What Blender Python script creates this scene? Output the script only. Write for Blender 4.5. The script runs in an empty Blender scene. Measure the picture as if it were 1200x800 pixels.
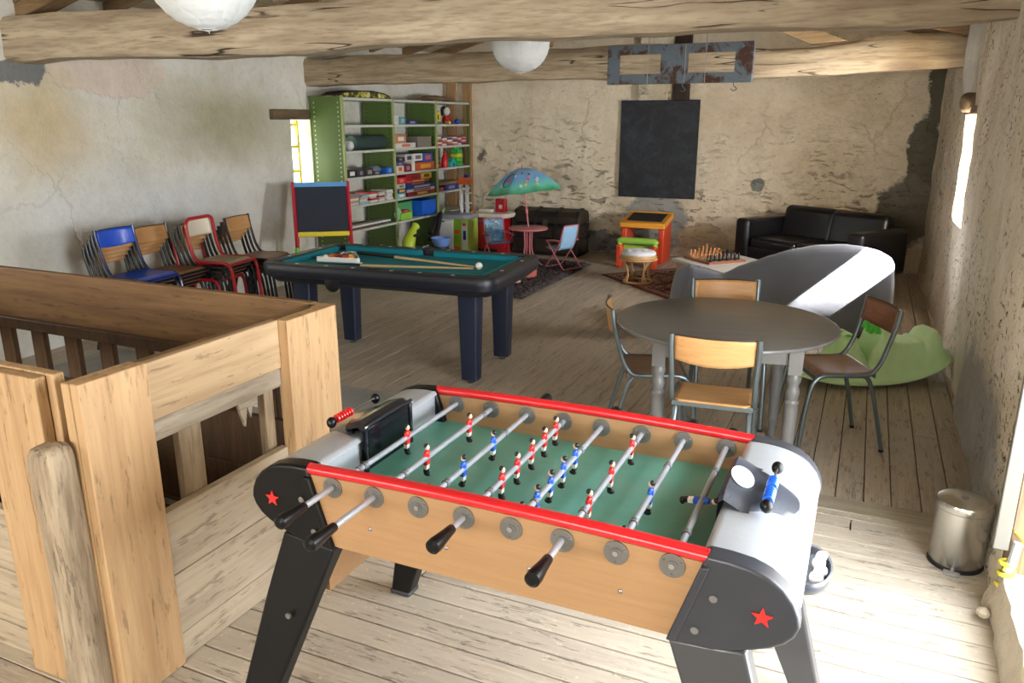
import bpy, bmesh, math, random
from mathutils import Vector, Matrix, Euler, noise
R = random.Random(7)
scene = bpy.context.scene
COL = scene.collection
PI = math.pi

# ------------------------------------------------------------------ node materials
class NT:
    def __init__(s, m):
        s.t = m.node_tree; s.n = s.t.nodes; s.l = s.t.links
    def node(s, typ, **kw):
        nd = s.n.new(typ)
        for k, v in kw.items():
            if k.startswith('_'): setattr(nd, k[1:], v)
        return nd
    def link(s, a, b): s.l.new(a, b)
    def put(s, sock, v):
        if isinstance(v, bpy.types.NodeSocket): s.link(v, sock)
        elif isinstance(v, tuple) and len(v) == 3 and sock.type == 'RGBA': sock.default_value = (*v, 1)
        else: sock.default_value = v
    def math(s, op, a, b=0.0, c=None, clamp=False):
        nd = s.n.new('ShaderNodeMath'); nd.operation = op; nd.use_clamp = clamp
        s.put(nd.inputs[0], a); s.put(nd.inputs[1], b)
        if c is not None: s.put(nd.inputs[2], c)
        return nd.outputs[0]
    def mix(s, fac, a, b, mode='MIX'):
        nd = s.n.new('ShaderNodeMix'); nd.data_type = 'RGBA'; nd.blend_type = mode
        s.put(nd.inputs[0], fac); s.put(nd.inputs[6], a); s.put(nd.inputs[7], b)
        return nd.outputs[2]
    def coord(s, which='Object'):
        return s.n.new('ShaderNodeTexCoord').outputs[which]
    def geo(s, which): return s.n.new('ShaderNodeNewGeometry').outputs[which]
    def mapping(s, v, scale=(1, 1, 1), loc=(0, 0, 0), rot=(0, 0, 0)):
        nd = s.n.new('ShaderNodeMapping'); s.link(v, nd.inputs[0])
        nd.inputs['Scale'].default_value = scale; nd.inputs['Location'].default_value = loc
        nd.inputs['Rotation'].default_value = rot
        return nd.outputs[0]
    def noise(s, v, scale=5, detail=4, rough=.55, dist=0, out=0):
        nd = s.n.new('ShaderNodeTexNoise'); s.link(v, nd.inputs['Vector'])
        nd.inputs['Scale'].default_value = scale; nd.inputs['Detail'].default_value = detail
        nd.inputs['Roughness'].default_value = rough; nd.inputs['Distortion'].default_value = dist
        return nd.outputs[out]
    def voronoi(s, v, scale=5, feature='F1', out='Distance', rand=1):
        nd = s.n.new('ShaderNodeTexVoronoi'); nd.feature = feature; s.link(v, nd.inputs['Vector'])
        nd.inputs['Scale'].default_value = scale; nd.inputs['Randomness'].default_value = rand
        return nd.outputs[out]
    def ramp(s, f, stops, interp='LINEAR'):
        nd = s.n.new('ShaderNodeValToRGB'); s.link(f, nd.inputs[0]); e = nd.color_ramp.elements
        nd.color_ramp.interpolation = interp
        while len(e) < len(stops): e.new(.5)
        for el, (p, c) in zip(e, stops):
            el.position = p
            el.color = (c, c, c, 1) if isinstance(c, (int, float)) else (*c, 1)
        return nd.outputs[0]
    def addv(s, a, b, scale=1.0):
        nd = s.n.new('ShaderNodeVectorMath'); nd.operation = 'MULTIPLY_ADD'
        s.link(b, nd.inputs[0]); nd.inputs[1].default_value = (scale,)*3; s.link(a, nd.inputs[2])
        return nd.outputs[0]
    def sep(s, v):
        nd = s.n.new('ShaderNodeSeparateXYZ'); s.link(v, nd.inputs[0]); return nd.outputs
    def bump(s, h, strength=.3, dist=.01, normal=None):
        nd = s.n.new('ShaderNodeBump'); s.link(h, nd.inputs['Height'])
        nd.inputs['Strength'].default_value = strength; nd.inputs['Distance'].default_value = dist
        if normal is not None: s.link(normal, nd.inputs['Normal'])
        return nd.outputs[0]

def lin(c):   # sRGB 0-255 triple (as seen) to linear
    return tuple(((x/255)/12.92 if x/255 <= .04045 else ((x/255+.055)/1.055)**2.4) for x in c)

def new_mat(name):
    m = bpy.data.materials.new(name); m.use_nodes = True
    t = NT(m); b = t.n['Principled BSDF']
    return m, t, b

_mc = {}
def M(rgb, rough=.5, metal=0.0, name=None, vary=.06, bump=0.0, bscale=60, spec=.5, alpha=1, trans=0, coat=0, sheen=0):
    key = (rgb, rough, metal, vary, bump, bscale, trans, coat, spec, sheen)
    if key in _mc: return _mc[key]
    m, t, b = new_mat(name or 'paint_%02x%02x%02x' % tuple(int(v) for v in rgb))
    c = lin(rgb); co = t.coord()
    n = t.noise(co, 9, 4)
    dark = tuple(v*(1-vary*1.6) for v in c); lite = tuple(min(1, v*(1+vary)) for v in c)
    t.link(t.mix(n, dark, lite), b.inputs['Base Color'])
    b.inputs['Roughness'].default_value = rough; b.inputs['Metallic'].default_value = metal
    b.inputs['Specular IOR Level'].default_value = spec
    if coat: b.inputs['Coat Weight'].default_value = coat; b.inputs['Coat Roughness'].default_value = .15
    if trans: b.inputs['Transmission Weight'].default_value = trans
    if sheen: b.inputs['Sheen Weight'].default_value = sheen
    if bump:
        t.link(t.bump(t.noise(co, bscale, 3), bump, .004), b.inputs['Normal'])
    _mc[key] = m
    return m

def wood(name, base, dark, axis=0, dash=0.0, scale=6.0, rough=.65, grain=.5, crack=0.0, island=0.0, knots=.0, stretch=14, bump=.3, grey=None, speck=0.0, seed=0, fine=1.0):
    """wood with grain running along the object's local axis"""
    m, t, b = new_mat(name)
    co = t.coord()
    if island:
        rnd = t.geo('Random Per Island')
        off = t.n.new('ShaderNodeCombineXYZ'); t.link(t.math('MULTIPLY', rnd, 37.0), off.inputs[0]); t.link(t.math('MULTIPLY', rnd, 53.0), off.inputs[1]); t.link(t.math('MULTIPLY', rnd, 17.0), off.inputs[2])
        co = t.addv(co, off.outputs[0])
    co = t.mapping(co, loc=(seed*3.1, seed*1.7, seed*2.3))
    sc = [1, 1, 1]; sc[axis] = 1.0/stretch
    v = t.mapping(co, scale=tuple(sc))
    g1 = t.noise(v, scale*3, 6, .6, .6)
    g2 = t.noise(v, scale*14*fine, 3, .6)
    big = t.noise(co, scale*.35, 3)
    f = t.ramp(g1, [(.36, 0), (.64, 1)])
    col = t.mix(t.math('MULTIPLY', f, grain), lin(base), lin(dark))
    col = t.mix(t.math('MULTIPLY', t.ramp(g2, [(.48, 0), (.66, 1)]), grain*.75), col, lin(dark))
    if grey is not None:
        col = t.mix(t.ramp(big, [(.38, 0), (.62, 1)]), col, lin(grey))
    else:
        col = t.mix(t.math('MULTIPLY', t.ramp(big, [(.35, 0), (.65, 1)]), .25), col, lin(dark))
    h = t.math('ADD', t.math('MULTIPLY', g1, .6), t.math('MULTIPLY', g2, .5))
    if crack:
        sc2 = [1, 1, 1]; sc2[axis] = 1.0/13
        cr = t.noise(t.mapping(co, scale=tuple(sc2)), scale*1.5, 3, .55)
        cr = t.math('ABSOLUTE', t.math('SUBTRACT', cr, .5))
        cm = t.math('MULTIPLY', t.ramp(cr, [(.0, 1), (.004, .8), (.009, 0)]), t.ramp(t.noise(co, 1.7, 3), [(.53, 0), (.60, 1)]))
        cm = t.math('MULTIPLY', cm, crack)
        col = t.mix(cm, col, lin((48, 36, 26)))
        h = t.math('SUBTRACT', h, t.math('MULTIPLY', cm, 1.5))
    if knots:
        sk = [1, 1, 1]; sk[axis] = .45
        kv = t.voronoi(t.mapping(co, scale=tuple(sk)), knots, 'F1')
        km = t.ramp(kv, [(.0, 1), (.075, .8), (.12, 0)])
        col = t.mix(t.math('MULTIPLY', km, .75), col, lin((70, 45, 28)))
    if dash:
        sd = [1, 1, 1]; sd[axis] = 1/7
        dn = t.noise(t.mapping(co, scale=tuple(sd)), 46, 4, .7)
        dmk = t.math('MULTIPLY', t.ramp(dn, [(.585, 0), (.64, 1)]), dash)
        col = t.mix(dmk, col, tuple(v*.32 for v in lin(dark))); h = t.math('SUBTRACT', h, dmk)
        ln = t.noise(t.mapping(co, scale=tuple(sd)), 30, 4, .7)
        col = t.mix(t.math('MULTIPLY', t.ramp(ln, [(.60, 0), (.68, 1)]), dash*.45), col, lin(base))
    if speck:
        sp = t.ramp(t.noise(co, 38, 4, .7), [(.60, 0), (.70, 1)])
        col = t.mix(t.math('MULTIPLY', sp, speck), col, lin((226, 214, 190)))
    if island:
        hsv = t.n.new('ShaderNodeHueSaturation'); t.link(col, hsv.inputs['Color'])
        t.link(t.math('ADD', t.math('MULTIPLY', rnd, island), 1-island/2), hsv.inputs['Value'])
        t.link(t.math('ADD', t.math('MULTIPLY', rnd, island*.6), 1-island*.3), hsv.inputs['Saturation'])
        col = hsv.outputs[0]
    t.link(col, b.inputs['Base Color']); b.inputs['Roughness'].default_value = rough
    b.inputs['Specular IOR Level'].default_value = .35
    t.link(t.bump(h, bump, .006), b.inputs['Normal'])
    return m

def patch_mask(t, co, c, r, soft=.12, dist=.5, dscale=3.5):
    """blotch centred at c with radii r, ragged outline"""
    d = t.noise(co, dscale, 5, .65, out=1)
    v = t.addv(co, d, dist)
    v = t.mapping(v, loc=tuple(-a/b - dist*.5/b for a, b in zip(c, r)), scale=tuple(1.0/b for b in r))
    nd = t.n.new('ShaderNodeVectorMath'); nd.operation = 'LENGTH'; t.link(v, nd.inputs[0])
    return t.ramp(nd.outputs['Value'], [(max(0, 1-soft)/2, 1), (.5, 0)]) if False else t.math('MULTIPLY', t.math('SUBTRACT', 1.0, nd.outputs['Value']), 1/soft, clamp=True)

def plaster(name, a, b_, c_, patches=(), cracks=.5, pits=.5, layer=0.0, bump=.5, seed=0, pit_t=.66):
    m, t, b = new_mat(name)
    co = t.coord('Object'); co0 = co
    cs = t.mapping(co, loc=(seed, seed*2, seed*.5))
    n1 = t.ramp(t.noise(cs, .8, 5, .6, .8), [(.38, 0), (.62, 1)])
    n2 = t.ramp(t.noise(cs, 2.3, 5, .65, .4), [(.4, 0), (.7, 1)])
    n3 = t.noise(cs, 22, 6, .7)
    col = t.mix(n1, lin(a), lin(b_))
    col = t.mix(t.math('MULTIPLY', n2, .7), col, lin(c_))
    h = t.math('MULTIPLY', t.noise(cs, 6, 6, .6), .8)
    h = t.math('ADD', h, t.math('MULTIPLY', n3, .35)); h = t.math('ADD', h, t.math('MULTIPLY', t.noise(cs, 70, 3, .7), .12))
    col = t.mix(t.math('MULTIPLY', t.ramp(n3, [(.52, 0), (.68, 1)]), .22), col, lin(tuple(v*.72 for v in b_)))
    if layer:
        lv = t.mapping(t.addv(cs, t.noise(cs, 2.0, 4, out=1), .25), scale=(1, 1, 3.6))
        lf = t.noise(lv, 6.0, 5, .62)
        ly = t.ramp(lf, [(.36, 0), (.42, 1)])
        zz = t.sep(co0)[2]
        lowm = t.math('MULTIPLY', t.ramp(t.math('MULTIPLY', zz, .4), [(.35, 1), (.72, .12)]), t.ramp(t.noise(cs, 1.5, 3), [(.38, .15), (.6, 1)]))
        h = t.math('ADD', h, t.math('MULTIPLY', t.math('MULTIPLY', ly, layer), lowm))
        lr = t.ramp(lf, [(.33, 1), (.37, 0)])
        col = t.mix(t.math('MULTIPLY', t.math('MULTIPLY', lr, .8), lowm), col, lin((104, 88, 70)))
    if cracks:
        cv = t.addv(cs, t.noise(cs, 1.6, 6, .7, out=1), .5)
        cd = t.voronoi(cv, .9, 'DISTANCE_TO_EDGE')
        cm = t.math('MULTIPLY', t.ramp(cd, [(0, 1), (.012, 0)]), t.ramp(t.noise(cs, 1.1, 2), [(.50, 0), (.6, 1)]))
        cm = t.math('MULTIPLY', cm, cracks)
        col = t.mix(cm, col, lin((96, 80, 62))); h = t.math('SUBTRACT', h, cm)
    if pits:
        pv = t.mapping(cs, scale=(1, 1, 1.7))
        pd = t.ramp(t.noise(pv, 17, 3, .75), [(pit_t, 0), (pit_t+.06, 1)])
        pm = t.math('MULTIPLY', pd, t.ramp(t.noise(cs, 1.7, 2), [(.42, 0), (.6, 1)]))
        pm = t.math('MULTIPLY', pm, pits)
        col = t.mix(pm, col, lin((104, 84, 60))); h = t.math('SUBTRACT', h, t.math('MULTIPLY', pm, 1.4))
    for c, r, pc, kw in patches:
        mk = patch_mask(t, co0, c, r, **kw)
        pcol = t.mix(t.noise(co0, 5, 5, .7), tuple(v*.72 for v in lin(pc)), tuple(min(1, v*1.25) for v in lin(pc)))
        col = t.mix(mk, col, pcol); h = t.math('SUBTRACT', h, t.math('MULTIPLY', mk, .5))
    t.link(col, b.inputs['Base Color']); b.inputs['Roughness'].default_value = .92
    b.inputs['Specular IOR Level'].default_value = .2
    t.link(t.bump(h, bump, .03), b.inputs['Normal'])
    return m

# ------------------------------------------------------------------ mesh helpers
class MB:
    """collects shapes and links them as ONE mesh object"""
    def __init__(s): s.bm = bmesh.new(); s.mi = 0
    def _tag(s, faces):
        for f in faces: f.material_index = s.mi; f.smooth = True
    def box(s, c, size, rot=None, taper=None):
        x, y, z = (v/2 for v in size); vs = []
        for dz in (-1, 1):
            k = taper if (taper and dz == 1) else 1
            for dx, dy in ((-1, -1), (1, -1), (1, 1), (-1, 1)):
                p = Vector((dx*x*k, dy*y*k, dz*z))
                if rot is not None: p = rot @ p
                vs.append(s.bm.verts.new(p+Vector(c)))
        fs = [s.bm.faces.new([vs[i] for i in q]) for q in ((3, 2, 1, 0), (4, 5, 6, 7), (0, 1, 5, 4), (1, 2, 6, 5), (2, 3, 7, 6), (3, 0, 4, 7))]
        s._tag(fs); return s
    def box2(s, a, b):
        return s.box([(p+q)/2 for p, q in zip(a, b)], [abs(q-p) for p, q in zip(a, b)])
    def tube(s, pts, r, seg=8, cap=True, closed=False):
        pts = [Vector(p) for p in pts]; n = len(pts)
        rs = r if isinstance(r, (list, tuple)) else [r]*n
        rings = []; up = None
        for i, p in enumerate(pts):
            if closed: d = pts[(i+1) % n]-pts[i-1]
            else: d = (pts[min(i+1, n-1)]-pts[max(i-1, 0)])
            if d.length < 1e-9: d = Vector((0, 0, 1))
            d.normalize()
            if up is None: up = Vector((0, 0, 1)) if abs(d.z) < .9 else Vector((1, 0, 0))
            a = d.cross(up)
            if a.length < 1e-4: a = d.orthogonal()
            a.normalize(); b = a.cross(d).normalized(); up = b
            rings.append([s.bm.verts.new(p+(a*math.cos(2*PI*k/seg)+b*math.sin(2*PI*k/seg))*rs[i]) for k in range(seg)])
        fs = []
        for i in range(n if closed else n-1):
            A, B = rings[i], rings[(i+1) % n]
            for k in range(seg): fs.append(s.bm.faces.new((A[k], A[(k+1) % seg], B[(k+1) % seg], B[k])))
        if cap and not closed: fs.append(s.bm.faces.new(rings[0][::-1])); fs.append(s.bm.faces.new(rings[-1]))
        s._tag(fs); return s
    def lathe(s, prof, c=(0, 0, 0), seg=24, axis='z', mat=None):
        """prof: list of (radius, height)"""
        rings = []
        for r, h in prof:
            ring = []
            for k in range(seg):
                a = 2*PI*k/seg
                if axis == 'z': p = Vector((max(r, 1e-5)*math.cos(a), max(r, 1e-5)*math.sin(a), h))
                elif axis == 'y': p = Vector((max(r, 1e-5)*math.cos(a), h, -max(r, 1e-5)*math.sin(a)))
                else: p = Vector((h, max(r, 1e-5)*math.cos(a), max(r, 1e-5)*math.sin(a)))
                if mat is not None: p = mat @ p
                ring.append(s.bm.verts.new(p+Vector(c)))
            rings.append(ring)
        fs = []
        for A, B in zip(rings, rings[1:]):
            for k in range(seg): fs.append(s.bm.faces.new((A[k], A[(k+1) % seg], B[(k+1) % seg], B[k])))
        fs.append(s.bm.faces.new(rings[0][::-1])); fs.append(s.bm.faces.new(rings[-1]))
        s._tag(fs); return s
    def cyl(s, c, r, h, seg=20, axis='z', r2=None, mat=None):
        return s.lathe([(r, -h/2), (r if r2 is None else r2, h/2)], c, seg, axis, mat)
    def ball(s, c, r, seg=12, scale=(1, 1, 1), rot=None):
        n = max(4, seg//2); prof = [(r*math.sin(PI*i/n), -r*math.cos(PI*i/n)) for i in range(n+1)]
        m = Matrix.Diagonal(scale)
        if rot is not None: m = rot @ m
        return s.lathe(prof, c, seg, 'z', m)
    def prism(s, outline, axis, a, b, rot=None):
        """outline 2D polygon, extruded from a to b along axis 'x','y','z'"""
        def P(u, v, w):
            return Vector((w, u, v)) if axis == 'x' else Vector((u, w, v)) if axis == 'y' else Vector((u, v, w))
        A = [s.bm.verts.new(P(u, v, a)) for u, v in outline]; B = [s.bm.verts.new(P(u, v, b)) for u, v in outline]
        n = len(outline); fs = [s.bm.faces.new((A[i], A[(i+1) % n], B[(i+1) % n], B[i])) for i in range(n)]
        fs.append(s.bm.faces.new(A[::-1])); fs.append(s.bm.faces.new(B)); s._tag(fs); return s
    def grid(s, nu, nv, fn, closed_u=False):
        vs = [[s.bm.verts.new(fn(i/(nu), j/(nv))) for j in range(nv+1)] for i in range(nu+(0 if closed_u else 1))]
        fs = []
        for i in range(nu):
            for j in range(nv):
                A = vs[i]; B = vs[(i+1) % len(vs)]
                fs.append(s.bm.faces.new((A[j], B[j], B[j+1], A[j+1])))
        s._tag(fs); return s
    def mat(s, i): s.mi = i; return s
    def xf(s, m):
        bmesh.ops.transform(s.bm, matrix=m, verts=s.bm.verts); return s
    def build(s, name, mats, parent=None, loc=None, rot=None, smooth=35, bevel=0, bseg=2, sub=0, solid=0, label=None):
        bmesh.ops.recalc_face_normals(s.bm, faces=s.bm.faces)
        me = bpy.data.meshes.new(name); s.bm.to_mesh(me); s.bm.free()
        for m in (mats if isinstance(mats, (list, tuple)) else [mats]): me.materials.append(m)
        o = bpy.data.objects.new(name, me); COL.objects.link(o)
        if smooth:
            me.set_sharp_from_angle(angle=math.radians(smooth))
        else:
            me.polygons.foreach_set('use_smooth', [False]*len(me.polygons))
        if solid:
            md = o.modifiers.new('s', 'SOLIDIFY'); md.thickness = solid; md.offset = 0
        if bevel:
            md = o.modifiers.new('b', 'BEVEL'); md.width = bevel; md.segments = bseg; md.limit_method = 'ANGLE'; md.angle_limit = math.radians(40)
        if sub:
            md = o.modifiers.new('d', 'SUBSURF'); md.levels = sub; md.render_levels = sub
        if parent is not None: o.parent = parent
        if loc is not None: o.location = loc
        if rot is not None: o.rotation_euler = rot
        if label: o['label'] = label
        return o

def thing(name, label, cat, loc=(0, 0, 0), rz=0, group=None):
    o = bpy.data.objects.new(name, None); COL.objects.link(o); o.empty_display_size = .1
    o.location = loc; o.rotation_euler = (0, 0, rz); return tag(o, label, cat, group)
def tag(o, label, cat, group=None, kind=None):
    o['label'] = label; o['category'] = cat
    if group: o['group'] = group
    if kind: o['kind'] = kind
    return o
def struct(o): o['kind'] = 'structure'; return o
def dup(root, loc, rz, label=None, group=None, name=None, scale=None):
    def kids(o): return [c for c in bpy.data.objects if c.parent == o]
    def rec(o, par):
        c = o.copy(); COL.objects.link(c)
        if par is not None: c.parent = par
        for k in kids(o): rec(k, c)
        return c
    r = rec(root, None); r.location = loc
    if rz is not None: r.rotation_euler = (0, 0, rz)
    if label: r['label'] = label
    if group: r['group'] = group
    if scale: r.scale = scale
    return r
def smoothpath(pts, n=6):
    """Catmull-Rom through pts"""
    P = [Vector(p) for p in pts]; P = [P[0]*2-P[1]]+P+[P[-1]*2-P[-2]]; out = []
    for i in range(1, len(P)-2):
        for k in range(n):
            t = k/n; a, b, c, d = P[i-1:i+3]
            out.append(.5*((2*b)+(c-a)*t+(2*a-5*b+4*c-d)*t*t+(3*b-a-3*c+d)*t**3))
    out.append(P[-2]); return out
def rotz(a): return Matrix.Rotation(a, 3, 'Z')
def fbm(p, o=4): return noise.fractal(Vector(p), 1.0, 2.0, o)

# ------------------------------------------------------------------ camera
cam = bpy.data.cameras.new('camera'); co = bpy.data.objects.new('camera', cam); COL.objects.link(co)
cam.sensor_width = 36; cam.lens = 909.8/1200*36; cam.clip_start = .05
_r = Vector((.9114, .4115, .0005)).normalized(); _f = Vector((-.3958, .8767, -.2735)).normalized()
_r = (_r - _f*_r.dot(_f)).normalized(); _u = _r.cross(_f)
co.matrix_world = Matrix(((_r.x, _u.x, -_f.x, 0), (_r.y, _u.y, -_f.y, 0), (_r.z, _u.z, -_f.z, 1.746), (0, 0, 0, 1)))
scene.camera = co

# ------------------------------------------------------------------ room shell
W_LEFT, W_RIGHT, W_BACK, W_FRONT = -5.75, .67, 10.3, -2.4
RIDGE = -2.54
def roof_z(x): return 2.52+.27*(3.21-abs(x-RIDGE))

def wall(name, mat, uax, fixed, u0, u1, zt, holes, thick, amp, inward, du=.08, seed=0, splay=None, base=0.0, fixfn=None):
    """uneven plastered wall: inner face displaced, with openings and their reveals. uax 0: wall runs in x, 1: in y"""
    mb = MB(); bm = mb.bm
    us = set([u0, u1]); zs = set([0.0])
    for h in holes: us.update(h[:2]); zs.update(h[2:4])
    def fill(vals, lo, hi, d):
        vals = sorted(v for v in vals if lo <= v <= hi); out = []
        for a, b in zip(vals, vals[1:]):
            n = max(1, round((b-a)/d)); out += [a+(b-a)*k/n for k in range(n)]
        return out+[vals[-1]]
    top = max(zt(u0), zt(u1), zt((u0+u1)/2), zt(RIDGE) if uax == 0 else 0)
    zs.add(top); U = fill(us, u0, u1, du); Z = fill(zs, 0, top, du)
    def pt(u, z, off=0, displace=True):
        d = 0
        if displace:
            d = fbm((u*1.3+seed, z*1.3, seed), 3)*amp + fbm((u*6+seed, z*7, seed+5), 3)*amp*.35
            if base and z < .45: d += base*(1-z/.45)**1.5*(.6+.4*fbm((u*4, z*3, seed), 3))
        f = (fixed if fixfn is None else fixfn(u)) + inward*d - inward*off
        z = min(z, zt(u))
        return Vector((u, f, z)) if uax == 0 else Vector((f, u, z))
    V = {}
    def v(i, j):
        if (i, j) not in V: V[(i, j)] = bm.verts.new(pt(U[i], Z[j]))
        return V[(i, j)]
    def inhole(u, z): return any(h[0] < u < h[1] and h[2] < z < h[3] for h in holes)
    fs = []
    for i in range(len(U)-1):
        for j in range(len(Z)-1):
            uc, zc = (U[i]+U[i+1])/2, (Z[j]+Z[j+1])/2
            if inhole(uc, zc) or zc > max(zt(U[i]), zt(U[i+1])): continue
            fs.append(bm.faces.new((v(i, j), v(i+1, j), v(i+1, j+1), v(i, j+1))))
    for k, h in enumerate(holes):
        o = h[4] if len(h) > 4 else h[:4]     # outer rectangle
        ii = [i for i, u in enumerate(U) if h[0]-1e-6 <= u <= h[1]+1e-6]; jj = [j for j, z in enumerate(Z) if h[2]-1e-6 <= z <= h[3]+1e-6]
        loop = [(i, jj[0]) for i in ii]+[(ii[-1], j) for j in jj[1:]]+[(i, jj[-1]) for i in ii[-2::-1]]+[(ii[0], j) for j in jj[-2:0:-1]]
        A = [v(i, j) for i, j in loop]
        steps = 5; prev = A
        for st in range(1, steps+1):
            t = st/steps; ring = []
            for i, j in loop:
                fu = (U[i]-h[0])/(h[1]-h[0]); fz = (Z[j]-h[2])/(h[3]-h[2])
                uu = U[i]*(1-t)+(o[0]+fu*(o[1]-o[0]))*t; zz = Z[j]*(1-t)+(o[2]+fz*(o[3]-o[2]))*t
                p = pt(uu, zz, thick*t, False); w = pt(U[i], Z[j])-pt(U[i], Z[j], 0, False)
                jit = Vector((fbm((uu*3, zz*5, t*3+seed)), fbm((uu*5, zz*3, t*4+seed)), fbm((uu*4, zz*4, t*3+9))))*.012
                ring.append(bm.verts.new(p+w*(1-t)+jit*(1 if st < steps else 0)))
            n = len(ring)
            for q in range(n): fs.append(bm.faces.new((prev[q], prev[(q+1) % n], ring[(q+1) % n], ring[q])))
            prev = ring
    # outer face, so that the wall has its thickness
    def vo(i, j, c={}):
        if (name, i, j) not in c:
            c[(name, i, j)] = bm.verts.new(pt(Uo[i], Zo[j], thick, False))
        return c[(name, i, j)]
    us = set([u0, u1]); zs = set([0.0, top])
    for h in holes:
        o = h[4] if len(h) > 4 else h[:4]; us.update(o[:2]); zs.update(o[2:4])
    Uo = fill(us, u0, u1, .6); Zo = fill(zs, 0, top, .6)
    for i in range(len(Uo)-1):
        for j in range(len(Zo)-1):
            uc, zc = (Uo[i]+Uo[i+1])/2, (Zo[j]+Zo[j+1])/2
            if any((h[4] if len(h) > 4 else h)[0] < uc < (h[4] if len(h) > 4 else h)[1] and (h[4] if len(h) > 4 else h)[2] < zc < (h[4] if len(h) > 4 else h)[3] for h in holes): continue
            fs.append(bm.faces.new((vo(i, j), vo(i, j+1), vo(i+1, j+1), vo(i+1, j))))
    mb._tag(fs)
    o = mb.build(name, mat, smooth=60)
    return struct(o)

DK = dict(soft=.12, dist=.35, dscale=4)
plaster_left = plaster('old_plaster_left', (220, 217, 204), (198, 196, 180), (228, 228, 226), [
    ((-5.75, 4.75, 2.12), (9, .62, .20), (214, 200, 186), dict(soft=.12, dist=.3, dscale=3)),
    ((-5.75, 6.0, 1.75), (9, 1.2, .55), (172, 168, 142), dict(soft=.8, dist=.6, dscale=2)),
    ((-5.75, 4.05, 1.75), (9, .75, .5), (205, 190, 156), dict(soft=.8, dist=.6, dscale=2)),
    ((-5.75, 5.2, .95), (9, 2.2, .45), (208, 212, 212), dict(soft=.9, dist=.6, dscale=2)),
    ((-5.75, 3.92, 2.10), (9, .32, .13), (120, 122, 120), DK)], cracks=.25, pits=.15, bump=.45)
plaster_back = plaster('old_plaster_back', (224, 210, 184), (206, 190, 162), (234, 222, 198), [
    ((-2.55, 10.3, .42), (.44, 9, .52), (160, 158, 150), dict(soft=.15, dist=.3, dscale=4)),
    ((-3.28, 10.3, .12), (.5, 9, .17), (140, 140, 136), DK),
    ((-1.27, 10.3, .97), (.09, 9, .085), (128, 130, 124), dict(soft=.2, dist=.12, dscale=9)),
    ((-1.9, 10.3, .25), (.35, 9, .2), (196, 180, 148), DK),
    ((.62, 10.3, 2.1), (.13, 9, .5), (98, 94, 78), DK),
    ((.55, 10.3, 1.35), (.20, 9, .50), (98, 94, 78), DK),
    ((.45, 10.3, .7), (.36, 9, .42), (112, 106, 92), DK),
    ((-5.13, 10.3, 1.25), (.07, 9, .13), (128, 118, 102), dict(soft=.6, dist=.3, dscale=7))], cracks=.18, pits=.6, layer=1.5, bump=.9, seed=3)
plaster_right = plaster('rough_plaster_right', (222, 210, 188), (204, 190, 164), (232, 224, 208), [
    ((.67, 4.5, .22), (9, 1.3, .38), (172, 170, 162), dict(soft=.35, dist=.35, dscale=4))], cracks=.3, pits=1.0, bump=1.0, seed=11, pit_t=.585)
plaster_front = plaster('old_plaster_front', (205, 198, 176), (190, 182, 160), (212, 206, 190), cracks=.5, pits=.2, bump=.3, seed=5)

wall('wall_left', plaster_left, 1, W_LEFT, W_FRONT, W_BACK+.3, lambda y: 2.66,
     [(6.93, 7.45, .85, 1.76, (6.95, 7.34, .90, 1.74)), (1.2, 2.4, .9, 2.0, (1.25, 2.35, .95, 1.95))], .5, .022, 1, seed=1)
wall('wall_back', plaster_back, 0, W_BACK, W_LEFT-.3, W_RIGHT+.3, lambda x: roof_z(x)+.125, [], .5, .03, -1, seed=4)
def rx(y): return .60+.022*(y-2.4) if y < 6 else (.679+.0 if y < 9 else .66)
wall('wall_right', plaster_right, 1, W_RIGHT, W_FRONT, W_BACK+.3, lambda y: 2.66,
     [(6.90, 7.66, .95, 1.80, (6.5, 7.5, .97, 1.78)), (1.0, 3.1, .16, 2.12, (1.0, 3.05, .16, 2.05))], .48, .022, -1, seed=8, base=.018, fixfn=rx)
wall('wall_front', plaster_front, 0, W_FRONT, W_LEFT, W_RIGHT, lambda x: roof_z(x)+.125,
     [(-4.6, -2.9, .8, 2.1), (-1.9, -.1, .8, 2.1)], .4, .01, 1, seed=14)

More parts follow.
